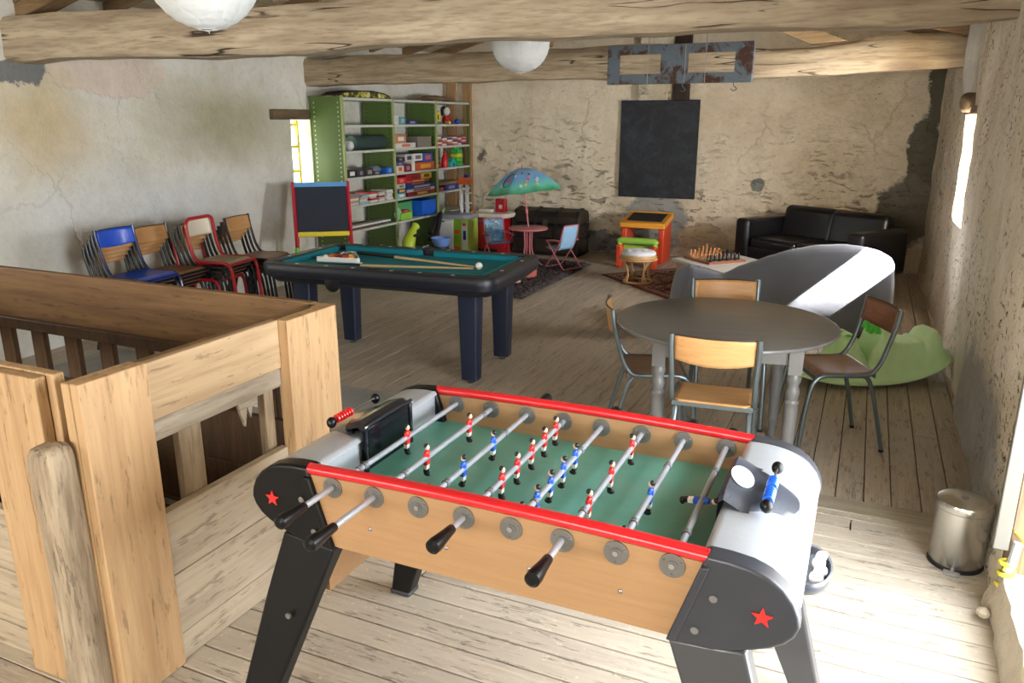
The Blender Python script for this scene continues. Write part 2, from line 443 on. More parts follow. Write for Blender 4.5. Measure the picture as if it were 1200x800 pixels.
# floor: boards with gaps over a dark sub-floor
floor_back_m = wood('worn_floor_boards', (190, 175, 154), (130, 115, 98), axis=1, scale=14, rough=.5, grain=.6, island=.12, stretch=20, bump=.45, speck=.12, knots=0, grey=(172, 160, 144), crack=.5, dash=.5)
floor_front_m = wood('pale_floor_boards', (200, 190, 175), (156, 142, 124), axis=0, scale=15, rough=.55, grain=.5, island=.10, stretch=16, bump=.55, speck=.7, knots=.5, grey=(188, 178, 162), crack=.6, dash=.55)
PIT = (-4.35, -1.95, 1.42, 2.40)       # stairwell opening x0,x1,y0,y1
def boards(name, mat, x0, x1, y0, y1, w, along, zt=0.0, gap=.005, lmin=4.5, lmax=8.0, cut=None, seed=1):
    mb = MB(); r = random.Random(seed)
    a0, a1, b0, b1 = (y0, y1, x0, x1) if along == 'y' else (x0, x1, y0, y1)
    b = b0
    while b < b1-1e-4:
        ww = min(w*r.uniform(.93, 1.07), b1-b)
        if b1-b-ww < w*.3: ww = b1-b
        a = a0
        first = True
        while a < a1-1e-4:
            L = r.uniform(lmin, lmax)*(r.random() if first else 1); first = False
            e = min(a+max(L, .3), a1)
            if a1-e < .4: e = a1
            z = zt - r.random()*.0012
            segs = [(a, e)]
            if cut:
                ca0, ca1, cb0, cb1 = (cut[2], cut[3], cut[0], cut[1]) if along == 'y' else cut
                if b+ww/2 > cb0 and b+ww/2 < cb1:
                    segs = [(p, q) for p, q in ((a, min(e, ca0)), (max(a, ca1), e)) if q-p > .02]
            for p, q in segs:
                c = ((b+ww/2, (p+q)/2) if along == 'y' else ((p+q)/2, b+ww/2))
                sz = ((ww-gap, q-p-gap) if along == 'y' else (q-p-gap, ww-gap))
                mb.box((c[0], c[1], z-.012), (sz[0], sz[1], .024))
            a = e
        b += ww
    return struct(mb.build(name, mat, smooth=0, bevel=.0015, bseg=1))
boards('floor', floor_back_m, -2.70, W_RIGHT+.12, 3.745, W_BACK+.05, .123, 'y', seed=3)
boards('floor_middle', floor_back_m, W_LEFT-.05, -2.70, 4.12, W_BACK+.05, .123, 'y', seed=5)
boards('floor_left', floor_back_m, W_LEFT-.05, -5.35, 2.45, 4.12, .16, 'y', seed=6)
boards('floor_front', floor_front_m, -1.95, W_RIGHT+.1, W_FRONT, 3.60, .1125, 'x', seed=9, lmin=6, lmax=9, gap=.007)
boards('floor_stair_side', floor_front_m, W_LEFT, -1.95, W_FRONT, 1.42, .1125, 'x', seed=10)
boards('floor_landing', floor_front_m, W_LEFT, -4.35, 1.42, 2.45, .185, 'x', seed=12)
boards('floor_strip', floor_front_m, -2.70, -1.95, 2.45, 3.60, .1125, 'x', seed=13, gap=.007)
thr = wood('threshold_wood', (176, 168, 150), (128, 116, 98), axis=0, scale=5, grain=.5, speck=.2)
struct(MB().box2((-2.70, 3.60, -.024), (.76, 3.742, .002)).build('trim_1', thr, bevel=.003))
slab_m = plaster('grey_cement_slab', (150, 150, 146), (168, 168, 162), (132, 132, 128), cracks=.3, pits=.1, bump=.15, seed=20)
struct(MB().box2((-5.35, 2.40, -.03), (-2.70, 4.12, .0)).build('floor_slab', slab_m))
dark_m = M((22, 18, 14), .9)
sub = MB()
for a, b in (((W_LEFT-.1, W_FRONT, 0), (PIT[0]-.02, W_BACK+.1, 0)), ((PIT[1]+.02, W_FRONT, 0), (W_RIGHT+.14, W_BACK+.1, 0)), ((PIT[0]-.02, W_FRONT, 0), (PIT[1]+.02, PIT[2]-.02, 0)), ((PIT[0]-.02, PIT[3]+.02, 0), (PIT[1]+.02, W_BACK+.1, 0))):
    sub.box2((a[0], a[1], -.08), (b[0], b[1], -.032))
struct(sub.build('floor_joists', dark_m))
# stairwell: lined shaft below the opening, with wooden steps
pit_m = plaster('stairwell_plaster', (150, 140, 122), (120, 110, 94), (160, 150, 132), bump=.4, seed=9)
pm = MB()
x0, x1, y0, y1 = PIT
for nm, a, b in (('left', (x0-.1, y0-.1, -2.4), (x0-.02, y1+.1, -.08)), ('right', (x1+.02, y0-.1, -2.4), (x1+.1, y1+.1, -.08)), ('front', (x0-.02, y0-.1, -2.4), (x1+.02, y0-.02, -.08)), ('back', (x0-.02, y1+.02, -2.4), (x1+.02, y1+.1, -.08))):
    struct(MB().box2(a, b).build('wall_stairwell_'+nm, pit_m))
struct(MB().box2((x0-.1, y0-.1, -2.5), (x1+.1, y1+.1, -2.4)).build('floor_stairwell', pit_m))
stair_m = wood('stair_wood', (120, 92, 66), (70, 50, 34), axis=1, scale=5)
st = thing('staircase', 'dark wooden staircase going down inside the railed stairwell', 'stairs', (PIT[0], PIT[2], -2.4))
for k in range(11):
    MB().box2((.15+k*.2, .02, .21*k+.16), (.15+k*.2+.24, y1-y0-.02, .21*k+.20)).build('step', stair_m, st, bevel=.004)
for yy in (.02, y1-y0-.06):
    MB().prism([(.05, .0), (.3, .0), (2.36, 2.15), (2.36, 2.34), (2.2, 2.34)], 'y', yy, yy+.04).build('stringer', stair_m, st)

# roof: boards on rafters, low pitch
roof_m = wood('roof_boards', (196, 182, 150), (142, 124, 96), axis=1, scale=4, island=.3, grain=.6, rough=.8, stretch=12)
mb = MB()
for s in (-1, 1):
    k = 0; d = 0
    while d < 3.75:
        w = .19; dx = w-.006
        xa = RIDGE+s*d; xb = RIDGE+s*(d+dx)
        za = 2.52+.27*(3.21-d)+.13; zb = 2.52+.27*(3.21-d-dx)+.13
        for ya, yb in ((W_FRONT-.3, 1.1+.7*(k % 3)), (1.1+.7*(k % 3)+.005, 5.9+.6*(k % 2)), (5.9+.6*(k % 2)+.005, W_BACK+.4)):
            mb.prism([(xa, za), (xb, zb), (xb, zb+.02), (xa, za+.02)], 'y', ya, yb)
        d += w; k += 1
for s in (-1, 1):
    mb.prism([(RIDGE, 3.387+.155), (RIDGE+s*4.2, 2.253+.155), (RIDGE+s*4.2, 2.253+.20), (RIDGE, 3.387+.20)], 'y', W_FRONT-.5, W_BACK+.6)
struct(mb.build('ceiling', roof_m, smooth=0))
raft_m = wood('rafter_wood', (150, 122, 88), (96, 74, 52), axis=0, scale=4, grain=.6, stretch=10)
for i in range(17):
    y = -1.9+i*.745
    for s in (-1, 1):
        m2 = MB().prism([(RIDGE, 3.387+.125), (RIDGE+s*3.7, 2.39+.125), (RIDGE+s*3.7, 2.39+.03), (RIDGE, 3.387+.03)], 'y', y-.045, y+.045)
        o = m2.build('rafter', raft_m, bevel=.006); struct(o)
purl_m = wood('purlin_wood', (176, 150, 110), (118, 92, 62), axis=1, scale=4, grain=.6, stretch=10)
for x, w in ((-3.95, .22), (-1.15, .2)):
    zc = roof_z(x)-.075
    struct(MB().box2((x-w/2, W_FRONT, zc-.10), (x+w/2, W_BACK-.01, zc+.10)).build('purlin', purl_m, bevel=.015))
struct(MB().box2((RIDGE-.1, W_FRONT, 3.14), (RIDGE+.1, W_BACK-.01, 3.40)).build('purlin', purl_m, bevel=.015))

# rough-hewn tie beams
def beam(name, p0, p1, w, h, mat, seed, sag=0.0, prof=None, n=90):
    """square-ish beam with wandering outline, from p0 to p1 (centres)"""
    p0, p1 = Vector(p0), Vector(p1); d = (p1-p0); L = d.length; d.normalize()
    side = d.cross(Vector((0, 0, 1))).normalized(); up = side.cross(d)
    sec = [(-.5, -.36), (-.5, .36), (-.40, .5), (-.13, .5), (.13, .5), (.40, .5), (.5, .36), (.5, .13), (.5, -.13), (.5, -.36), (.40, -.5), (.13, -.5), (-.13, -.5), (-.40, -.5)]
    mb = MB(); bm = mb.bm; rings = []
    for i in range(n+1):
        t = i/n; c = d*(L*t)
        ww = w*(1+.10*fbm((t*L*.9, seed, 0), 3)); hh = h*(1+.14*fbm((t*L*.9, seed, 7), 3))
        off = up*(.04*fbm((t*L*.7, seed, 3), 2)-sag*math.sin(PI*t)) + side*(.03*fbm((t*L*.7, seed, 9), 2))
        if prof: a, b = prof(t); off += up*a; hh *= b
        ring = []
        for k, (a, b) in enumerate(sec):
            j = 1+.05*fbm((t*L*2.5, k*1.7, seed), 3)+.02*fbm((t*L*9, k*3.1, seed), 2)
            ring.append(bm.verts.new(c+off+side*(a*ww*j)+up*(b*hh*j)))
        rings.append(ring)
    fs = []
    for A, B in zip(rings, rings[1:]):
        for k in range(len(sec)): fs.append(bm.faces.new((A[k], A[(k+1) % len(sec)], B[(k+1) % len(sec)], B[k])))
    fs += [bm.faces.new(rings[0][::-1]), bm.faces.new(rings[-1])]; mb._tag(fs)
    o = mb.build(name, mat, smooth=50)
    # local x axis runs along the beam so that the grain follows it
    M3 = Matrix((d, -side, up)).transposed()
    o.data.transform(M3.inverted().to_4x4()); o.matrix_world = Matrix.Translation(p0) @ M3.to_4x4()
    return o
# ------------------------------------------------------------------ beams and roof timbers
beam_m = wood('hewn_oak_beam', (192, 176, 150), (128, 108, 84), axis=0, scale=3.4, grain=.7, crack=1, stretch=10, bump=.9, rough=.8, knots=.7, seed=1, fine=1.2)
beam2_m = wood('hewn_oak_beam_weathered', (180, 163, 134), (114, 96, 74), axis=0, scale=3.4, grain=.75, crack=1, stretch=10, bump=.8, rough=.8, knots=.9, seed=4)
bA = beam('tie_beam', (-6.02, 3.98, 2.29), (.95, 5.69, 2.475), .30, .30, beam_m, 2.0)
tag(bA, 'long thick rough-hewn oak tie beam nearest the viewer, crossing above the foosball table', 'beam')
def profB(t): 
    x = -6.0+t*7.0
    return (-.02-.05*math.exp(-((x+.9)/.9)**2), 1-.12*math.exp(-((x+.6)/.5)**2))
bB = beam('tie_beam', (-6.02, 7.30, 2.275), (.95, 8.38, 2.36), .28, .29, beam2_m, 5.0, prof=profB)
tag(bB, 'crooked oak tie beam further back, behind the hanging iron frame', 'beam')
# principal rafters standing on the tie beams
prin_m = wood('principal_rafter_oak', (156, 128, 92), (102, 78, 54), axis=0, scale=3.5, grain=.7, stretch=10, bump=.5)
for nm, y0_, y1_ in (('A', 4.1, 5.5), ('B', 7.45, 8.25)):
    for s in (-1, 1):
        y = y0_ if s < 0 else y1_
        m2 = MB().prism([(RIDGE, 3.42), (RIDGE+s*3.22, 2.55), (RIDGE+s*3.22, 2.44), (RIDGE, 3.26)], 'y', y-.08, y+.08)
        o = m2.build('principal_rafter', prin_m, bevel=.01); struct(o); tag(o, 'sloping principal rafter rising from the %s end of the %s tie beam' % (('left', 'right')[s > 0], ('nearer', 'further')[nm == 'B']), 'rafter')
brace_m = wood('brace_oak', (166, 140, 102), (110, 86, 58), axis=0, scale=3.5, grain=.7, stretch=10, bump=.5)
b_ = MB().prism([(-1.55, 2.80), (-1.2, 2.80), (-.32, 2.44), (-.62, 2.42)], 'y', 8.02, 8.14).build('wooden_brace', brace_m, bevel=.008)
tag(b_, 'short flat sloping brace above the right half of the crooked beam', 'beam')

# chimney strip on the back wall above the blackboard
chim_m = plaster('rough_lime_stone', (226, 216, 190), (170, 152, 122), (238, 230, 210), cracks=0, pits=1.0, bump=1.0, seed=31, pit_t=.52)
mb = MB(); 
mb.grid(8, 30, lambda u, v: Vector((-2.82+u*.42, 10.3-.10-.035*fbm((u*3, v*9, 1), 3), 2.0+v*1.3)))
mb.box2((-2.82, 10.25, 2.0), (-2.40, 10.3, 3.3))
struct(tag(mb.build('chimney_breast', chim_m), 'strip of rough lime and stone chimney on the back wall above the blackboard', 'chimney'))
dark_post_m = wood('dark_recess_timber', (70, 50, 34), (26, 18, 12), axis=2, scale=5, grain=.8, bump=.8)  # stands in for the chimney recess, its darkness put into the colour
mb = MB(); mb.box2((-2.375, 10.20, 1.99), (-2.185, 10.3, 3.4))
tag(mb.build('timber_post', dark_post_m, bevel=.012), 'dark upright timber in place of a chimney recess above the blackboard', 'post')
# pale framing posts behind the shelves
post_m = wood('pine_post', (176, 140, 98), (130, 96, 60), axis=2, scale=5, grain=.5, stretch=12)
for x0_, x1_, lb in ((-5.39, -5.27, 'pale pine post standing in the back left corner, the one nearest the open wall'), (-5.66, -5.53, 'pine post behind the right-hand bay of the green shelves')):
    tag(MB().box2((x0_, 10.235, 0), (x1_, 10.3, 2.55)).build('timber_post', post_m, bevel=.006), lb, 'post')
# purlin stump and slate-blue patch board below the ridge purlin, on the back wall
tag(MB().box2((-4.35, 10.1, 2.69), (-4.05, 10.3, 2.86)).build('beam_stump', purl_m, bevel=.01), 'sawn beam end poking out of the back wall just right of the far paper lantern', 'beam')

# blackboard
bb, bt_, bbb = new_mat('chalkboard_paint'); bc_ = bt_.coord()
bcol = bt_.mix(bt_.ramp(bt_.noise(bc_, 5, 6, .75, .5), [(.45, 0), (.7, 1)]), lin((20, 24, 31)), lin((44, 50, 58)))
bcol = bt_.mix(bt_.ramp(bt_.noise(bt_.mapping(bc_, scale=(1, 1, 3)), 26, 4, .7, 1.5), [(.64, 0), (.70, 1)]), bcol, lin((70, 78, 88)))
bt_.link(bcol, bbb.inputs['Base Color']); bbb.inputs['Roughness'].default_value = .6
tag(MB().box2((-3.06, 10.245, .765), (-2.04, 10.27, 2.0)).build('blackboard', bb, bevel=.003), 'large frameless black chalkboard hanging on the back wall', 'blackboard')

# grey cement pier at the right end of the far beam
pier_m = plaster('pale_cement', (196, 192, 182), (170, 166, 156), (210, 206, 196), cracks=.6, pits=.2, bump=.4, seed=23)
mb = MB()
mb.tube(smoothpath([(.655, 7.32, 1.93), (.65, 7.34, 2.05), (.645, 7.40, 2.2), (.66, 7.42, 2.5)], 3), [.055, .06, .065, .07, .066, .07, .068, .07, .072, .075], 12)
struct(mb.build('trim_2', pier_m))
lint_m = wood('old_lintel', (120, 100, 76), (70, 55, 40), axis=1, scale=6, bump=.9, grain=.8)
struct(MB().box2((.66, 6.85, 1.795), (1.0, 7.72, 1.86)).build('trim_3', lint_m, bevel=.012))
struct(MB().grid(20, 12, lambda u, v: Vector((.67+.088*math.cos(2*PI*u)*math.sin(PI*v)**.4, 7.30+.12*math.sin(2*PI*u)*math.sin(PI*v)**.4, 1.885-.075*math.cos(PI*v)+.008*fbm((u*6, v*4, 1), 2))), closed_u=True).build('trim_6', lint_m))

# left window: lintel, yellow frame, panes
struct(MB().box2((-5.86, 6.62, 1.755), (-5.70, 7.80, 1.86)).build('trim_4', lint_m, bevel=.01))
glass_m, gt, gb = new_mat('window_glass')
gb.inputs['Base Color'].default_value = (.95, .98, 1, 1); gb.inputs['Roughness'].default_value = .02
gb.inputs['Transmission Weight'].default_value = 1; gb.inputs['IOR'].default_value = 1.02; gb.inputs['Alpha'].default_value = .25
yel = M((226, 204, 84), .5)
w1 = thing('window_1', 'narrow yellow-framed window in the deep recess of the left wall', 'window', (-6.0, 7.145, 1.33)); struct(w1)
mb = MB()
for y in (-.18, .18): mb.box((0, y, 0), (.05, .036, .84))
for z in (-.40, -.14, .13, .37): mb.box((0, 0, z), (.045, .36, .03))
mb.build('window_frame', yel, w1, bevel=.004)
MB().box((0, 0, 0), (.004, .34, .78)).build('pane', glass_m, w1)
w2 = thing('window_2', 'bright small deep window in the right wall', 'window', (1.13, 7.0, 1.37)); struct(w2)
mb = MB()
for y in (-.50, .50): mb.box((0, y, 0), (.05, .04, .78))
for z in (-.38, .38): mb.box((0, 0, z), (.05, 1.0, .035))
mb.build('window_frame', M((190, 150, 96), .6), w2, bevel=.004)
# windows added in the unseen near end to let in fill light
for i, (a, b) in enumerate(((-4.6, -2.9), (-1.9, -.1))):
    w = thing('window_%d' % (i+3), 'wide fill-light window added in the near end wall, number %s from the left' % ['one', 'two'][i], 'window', ((a+b)/2, -2.7, 1.45)); struct(w)
    mb = MB()
    for x in (-(b-a)/2+.03, 0, (b-a)/2-.03): mb.box((x, 0, 0), (.05, .05, 1.3))
    for z in (-.62, .62): mb.box((0, 0, z), (b-a, .05, .05))
    mb.build('window_frame', yel, w)

# doorway on the right: frame post, stone threshold, rope
frame_m = M((112, 110, 102), .55, vary=.05)
struct(MB().box2((.555, 2.985, .262), (.605, 3.012, 2.15)).build('door_1', frame_m, bevel=.004))
jw = wood('door_jamb_wood', (150, 126, 96), (96, 74, 54), axis=2, scale=6, grain=.7)
struct(MB().box2((.612, 3.02, .10), (.70, 3.10, 2.10)).build('trim_5', jw, bevel=.004))
mb = MB(); stn = plaster('threshold_stone', (206, 196, 176), (180, 168, 146), (222, 214, 198), cracks=.3, pits=.5, bump=.7, seed=17)
def tf(u, v):
    y = .95+u*2.1; s = v
    x = .60+(.62*max(0, (s-.25)/.75) if s > .25 else 0); z = .16*min(1, s/.25)
    n = .02*fbm((y*4, s*6, 2), 3)
    return Vector((x+n-(.03*(1-min(1, s/.25))), y, z+n*.5))
mb.grid(40, 12, tf)
struct(mb.build('door_step', stn))
rp = thing('knotted_rope', 'yellow and grey cord knotted round a pipe at the foot of the door frame', 'rope', (.60, 3.0, 0))
MB().tube([(.0, 0, .0), (.005, .005, .12), (.02, -.02, .22), (.03, -.01, .3)], .016, 10).build('pipe', M((150, 152, 152), .5), rp)
yr = M((222, 206, 70), .8, vary=.3)
mb = MB()
mb.tube([(.012+.024*math.cos(t/10*2*PI), -.004+.024*math.sin(t/10*2*PI), .10+.0022*t+.010*math.sin(t*.31)) for t in range(62)], .0075, 6)
mb.tube(smoothpath([(.0, -.03, .19), (.02, .0, .25), (.05, .0, .30), (.02, .02, .33)]), .006, 6)
mb.build('cord', yr, rp)
mb.bm.free() if False else None
# bit of rubble by the doorway
tag(MB().ball((.555, 2.93, .03), .024, 10, (1, 1.1, .8)).build('plaster_lump', stn, smooth=0), 'small yellowish lump of plaster on the floor below the knotted rope', 'rubble')

# ------------------------------------------------------------------ paper lanterns
pap, pt, pb = new_mat('rice_paper')
pn = pt.noise(pt.coord(), 14, 5, .6)
pt.link(pt.mix(pn, lin((188, 191, 189)), lin((214, 216, 214))), pb.inputs['Base Color'])
pb.inputs['Roughness'].default_value = .8; pb.inputs['Subsurface Weight'].default_value = .3; pb.inputs['Subsurface Radius'].default_value = (.05, .05, .05)
pv = pt.ramp(pt.voronoi(pt.mapping(pt.coord(), scale=(1, 1, .5)), 9, 'DISTANCE_TO_EDGE'), [(0, 0), (.12, 1)])
pt.link(pt.bump(pt.math('ADD', pv, pn), .35, .006), pb.inputs['Normal'])
wire = M((214, 214, 208), .5)
def lantern(loc, rad, label, hang):
    t = thing('paper_lantern', label, 'lamp', loc, 0, 'white paper globe lanterns')
    seg = 64; n = 28; mb = MB()
    def f(u, v):
        th = .16+(PI-.32)*v; ph = 2*PI*u
        r = rad*(1-.010*abs(math.sin(v*n/2*PI)))*(1+.010*fbm((math.cos(ph)*3, math.sin(ph)*3, v*6), 3))
        return Vector((r*math.sin(th)*math.cos(ph), r*math.sin(th)*math.sin(ph), -r*math.cos(th)*1.0))
    mb.grid(seg, n*2, f, closed_u=True); mb.build('paper_shade', pap, t, smooth=50)
    mb = MB()
    for z, rr in ((-rad*.985, rad*.16), (rad*.985, rad*.16)):
        mb.tube([(rr*math.cos(a*2*PI/20), rr*math.sin(a*2*PI/20), z) for a in range(20)], .0025, 5, closed=True)
    mb.tube([(-rad*.16, 0, -rad*.985), (0, 0, -rad*1.02), (rad*.16, 0, -rad*.985)], .0015, 4)
    mb.tube([(.0, 0, -rad*1.02), (.006, 0, -rad*1.035), (.0, .004, -rad*1.05)], .002, 4)
    mb.build('wire_ring', wire, t)
    MB().tube([(0, 0, rad*.985), (0, 0, hang)], .003, 6).build('cord', M((230, 230, 226), .6), t)
lantern((-2.76, 2.822, 2.378), .246, 'large white paper globe lantern hanging in front of the nearer beam, top left', .7)
lantern((-2.79, 6.35, 2.378), .245, 'smaller-looking white paper globe lantern hanging between the two beams', .75)

# ------------------------------------------------------------------ hanging rusty iron frame
rust, rt, rb = new_mat('rusted_blue_steel')
rc = rt.coord(); rn = rt.ramp(rt.noise(rc, 5.5, 6, .7, .6), [(.515, 0), (.575, 1)])
rt.link(rt.mix(rn, lin((84, 96, 106)), lin((84, 58, 46))), rb.inputs['Base Color'])
rt.link(rt.math('ADD', rt.math('MULTIPLY', rn, .35), .45), rb.inputs['Roughness']); rb.inputs['Metallic'].default_value = .25
rt.link(rt.bump(rt.noise(rc, 30, 4), .4, .006), rb.inputs['Normal'])
fr = thing('iron_frame', 'rusty blue-grey iron frame with two rectangular openings hanging below the beam on wires', 'metal frame', (-1.675, 7.3, 2.235), math.radians(-1))
mb = MB(); W, H, T = 1.30, .325, .09
o_ = [(-W/2, -.5*H-.01), (W/2, -.5*H+.01), (W/2, .5*H), (-W/2, .5*H-.01)]
mb.box((0, 0, H/2-.035), (W, .012, .08)); mb.box((0, 0, -H/2+.04), (W, .012, .085))
for x, w in ((-W/2+.055, .115), (-.03, .25), (W/2-.075, .15)): mb.box((x, 0, 0), (w, .0121, H))
mb.box((0, .03, H/2), (W, .07, .008)); mb.box((0, .03, -H/2), (W, .07, .008))
for x in (-W/2, W/2): mb.box((x, .03, 0), (.008, .07, H))
mb.build('plate', rust, fr, bevel=.002)
for x in (-.42, -.2, .05, .28, .56):
    for z in (-H/2+.03, H/2-.03): MB().ball((x, -.008, z), .011, 8, (1, .5, 1)).build('rivet', rust, fr)
wr = M((150, 146, 138), .5, .5)
for x0_, x1_ in ((-.27, -.265), (.25, .25)):
    MB().tube([(x0_, -.012, -H/2-.02), (x1_, -.012, H/2+.05), (x1_+.02, .05, .8)], .003, 5).build('hanging_wire', wr, fr)
MB().tube([(.07, -.012, -H/2), (.07, -.012, H/2)], .0025, 5).build('hanging_wire', wr, fr)
for x in (.05, .50):
    MB().tube(smoothpath([(x, 0, -H/2), (x+.005, 0, -H/2-.03), (x+.03, 0, -H/2-.06), (x, 0, -H/2-.075), (x-.02, 0, -H/2-.055)]), .004, 6).build('hook', rust, fr)

# small peg pins in the near beam
tag(MB().tube([(-3.72, 4.36, 2.52), (-3.66, 4.34, 2.50)], .010, 8).build('wooden_peg', prin_m), 'small wooden peg in the near beam just right of the large lantern', 'peg')

# ------------------------------------------------------------------ light
world = bpy.data.worlds.new('world'); scene.world = world; world.use_nodes = True
wt = world.node_tree; bg = wt.nodes['Background']
sky = wt.nodes.new('ShaderNodeTexSky'); sky.sky_type = 'HOSEK_WILKIE' if False else 'PREETHAM'
sky.sun_direction = (.75, -.1, .6); sky.turbidity = 4
mixw = wt.nodes.new('ShaderNodeMix'); mixw.data_type = 'RGBA'; mixw.inputs[0].default_value = .75
wt.links.new(sky.outputs[0], mixw.inputs[6]); mixw.inputs[7].default_value = (1.0, .98, .95, 1)
wt.links.new(mixw.outputs[2], bg.inputs[0]); bg.inputs[1].default_value = 6.0
def area(name, loc, target, sx, sy, power, col=(1, 1, 1), spread=180):
    l = bpy.data.lights.new(name, 'AREA'); l.shape = 'RECTANGLE'; l.size = sx; l.size_y = sy; l.energy = power; l.color = col; l.spread = math.radians(spread)
    o = bpy.data.objects.new(name, l); COL.objects.link(o); o.location = loc
    d = Vector(target)-Vector(loc); o.rotation_euler = d.to_track_quat('-Z', 'Z' if abs(d.z) < .9*d.length else 'Y').to_euler()
    return o
area('daylight_door', (1.10, 2.05, 1.12), (0, 2.05, 1.0), 1.75, 1.95, 205, (.90, .95, 1))
area('daylight_right_window', (1.22, 7.0, 1.37), (0, 7.0, 1.3), .7, .95, 190, (.97, .98, 1))
area('daylight_left_side', (-6.30, 7.14, 1.33), (-5, 7.2, 1.25), .38, .78, 50, (.95, .98, 1))
area('daylight_left_side', (-6.25, 1.8, 1.45), (-5, 1.8, 1.3), 1.1, 1.0, 14, (.97, .98, 1))  # weak fill added at an unseen opening in the left wall
area('fill_near_end', (-3.75, -2.85, 1.45), (-3.75, 0, 1.45), 1.65, 1.25, 100, (1, .97, .92))  # both near-end lights are fill added behind the viewer
area('fill_near_end', (-1.0, -2.85, 1.45), (-1.0, 0, 1.45), 1.75, 1.25, 125, (1, .97, .92))
sun = bpy.data.lights.new('sun', 'SUN'); sun.energy = 320; sun.angle = math.radians(.5); sun.color = (1, .97, .92)
so = bpy.data.objects.new('sun', sun); COL.objects.link(so)
sd = Vector((-1, -.30, -.87)); so.rotation_euler = sd.to_track_quat('-Z', 'Y').to_euler()
# unseen box added outside the door, which keeps the sun off the doorway
sun_block_m = plaster('sun_block_render', (214, 208, 196), (200, 192, 176), (224, 220, 210), seed=40)
mb = MB()
mb.box2((1.02, .25, 2.30), (3.2, 4.05, 2.45)); mb.box2((3.1, .3, 0), (3.2, 4.0, 2.4)); mb.box2((1.02, .2, 0), (3.2, .3, 2.45)); mb.box2((1.02, 4.0, 0), (3.2, 4.1, 2.45)); mb.box2((1.1, .2, -.05), (3.2, 4.1, .1))
struct(mb.build('wall_sun_block', sun_block_m))
vs = scene.view_settings; scene.display_settings.display_device = 'sRGB'
vs.view_transform = 'Standard'; vs.look = 'None'; vs.gamma = 1; vs.use_curve_mapping = False; vs.exposure = .06
# ------------------------------------------------------------------ stair railing
oak = wood('sawn_pale_oak', (196, 164, 122), (156, 120, 84), dash=.45, axis=2, scale=4, grain=.55, stretch=16, bump=.35, knots=1.2, rough=.6, seed=2)
oakx = wood('sawn_oak_long', (190, 164, 128), (148, 120, 88), dash=.45, axis=1, scale=4, grain=.6, stretch=16, bump=.35, knots=.9, rough=.6, seed=5)
oakf = wood('shaded_oak_rail', (142, 110, 72), (96, 68, 42), dash=.45, axis=0, scale=4, grain=.7, stretch=16, bump=.35, rough=.6, seed=7)  # oak darkened: shade of the far rail's inner face put into colour
oak2 = wood('greyed_oak_board', (182, 166, 142), (136, 118, 96), dash=.45, axis=1, scale=4, grain=.6, stretch=14, bump=.4, knots=1.0, rough=.7, seed=8, grey=(186, 172, 150))
oak2x = wood('greyed_oak_board_long', (182, 166, 142), (136, 118, 96), axis=0, dash=.45, scale=4, grain=.6, stretch=14, bump=.4, knots=1.0, rough=.7, seed=18, grey=(186, 172, 150))
wth = wood('weathered_oak', (176, 164, 146), (116, 102, 84), axis=1, scale=5, grain=.8, stretch=10, bump=.7, rough=.8, seed=9)
wthz = wood('weathered_oak_upright', (174, 154, 126), (112, 94, 72), axis=2, scale=5, grain=.8, stretch=10, bump=.7, rough=.8, seed=11, knots=.8)
slat = wood('shaded_baluster_oak', (96, 72, 50), (58, 42, 28), axis=2, scale=5, grain=.7, stretch=10, bump=.4, seed=12)  # dark tone paints the shade on the stairwell's inner boards and balusters
rl = thing('stair_railing', 'waist-high oak railing of broad sawn boards round the stairwell at left', 'railing', (-1.9, 1.4, 0))
def rb_(name, a, b, mat, lab=None, bev=.004, par=None):
    c = [(p+q)/2 for p, q in zip(a, b)]
    o = MB().box([0, 0, 0], [abs(q-p) for p, q in zip(a, b)]).build(name, mat, rl, loc=(c[0]+1.9, c[1]-1.4, c[2]), bevel=bev, label=lab)
    return o
XF = -1.90
# right side (facing the foosball table)
rb_('post_board', (XF-.035, 1.335, 0), (XF, 1.563, 1.052), oak, 'broad pale orange oak board at the front corner')
rb_('post_board', (XF-.072, 1.335, 0), (XF-.038, 1.56, 1.05), oak)
rb_('post_board', (XF-.03, 2.155, 0), (XF+.028, 2.385, 1.045), oak, 'broad pale board at the far corner')
rb_('top_rail', (XF-.045, 1.563, .862), (XF-.012, 2.155, 1.046), oakx)
rb_('cap_board', (XF-.09, 1.56, .99), (XF-.047, 2.43, 1.04), oakf)
rb_('middle_rail', (XF-.055, 1.563, .79), (XF-.018, 2.155, .862), wth, 'grey weathered rail')
rb_('baluster', (XF-.075, 1.685, .50), (XF-.045, 1.78, .80), wthz)
rb_('baluster', (XF-.095, 2.10, .5), (XF-.06, 2.15, .80), wthz)
for z0, z1 in ((.325, .548), (.105, .322), (.0, .10)):
    rb_('lower_board', (XF-.045, 1.563, z0), (XF-.012-.004*(z0 == 0), 2.155, z1), oak2, bev=.003)
# split sliver hanging under the weathered rail
mb = MB(); mb.prism([(0, 0), (.10, 0), (.095, -.05), (.07, -.035), (.06, -.075), (.045, -.03), (.03, -.10), (.012, -.05)], 'x', -.006, .006)
mb.build('wood_sliver', wth, rl, loc=(XF-.04+1.9, 1.94-1.4, .792))
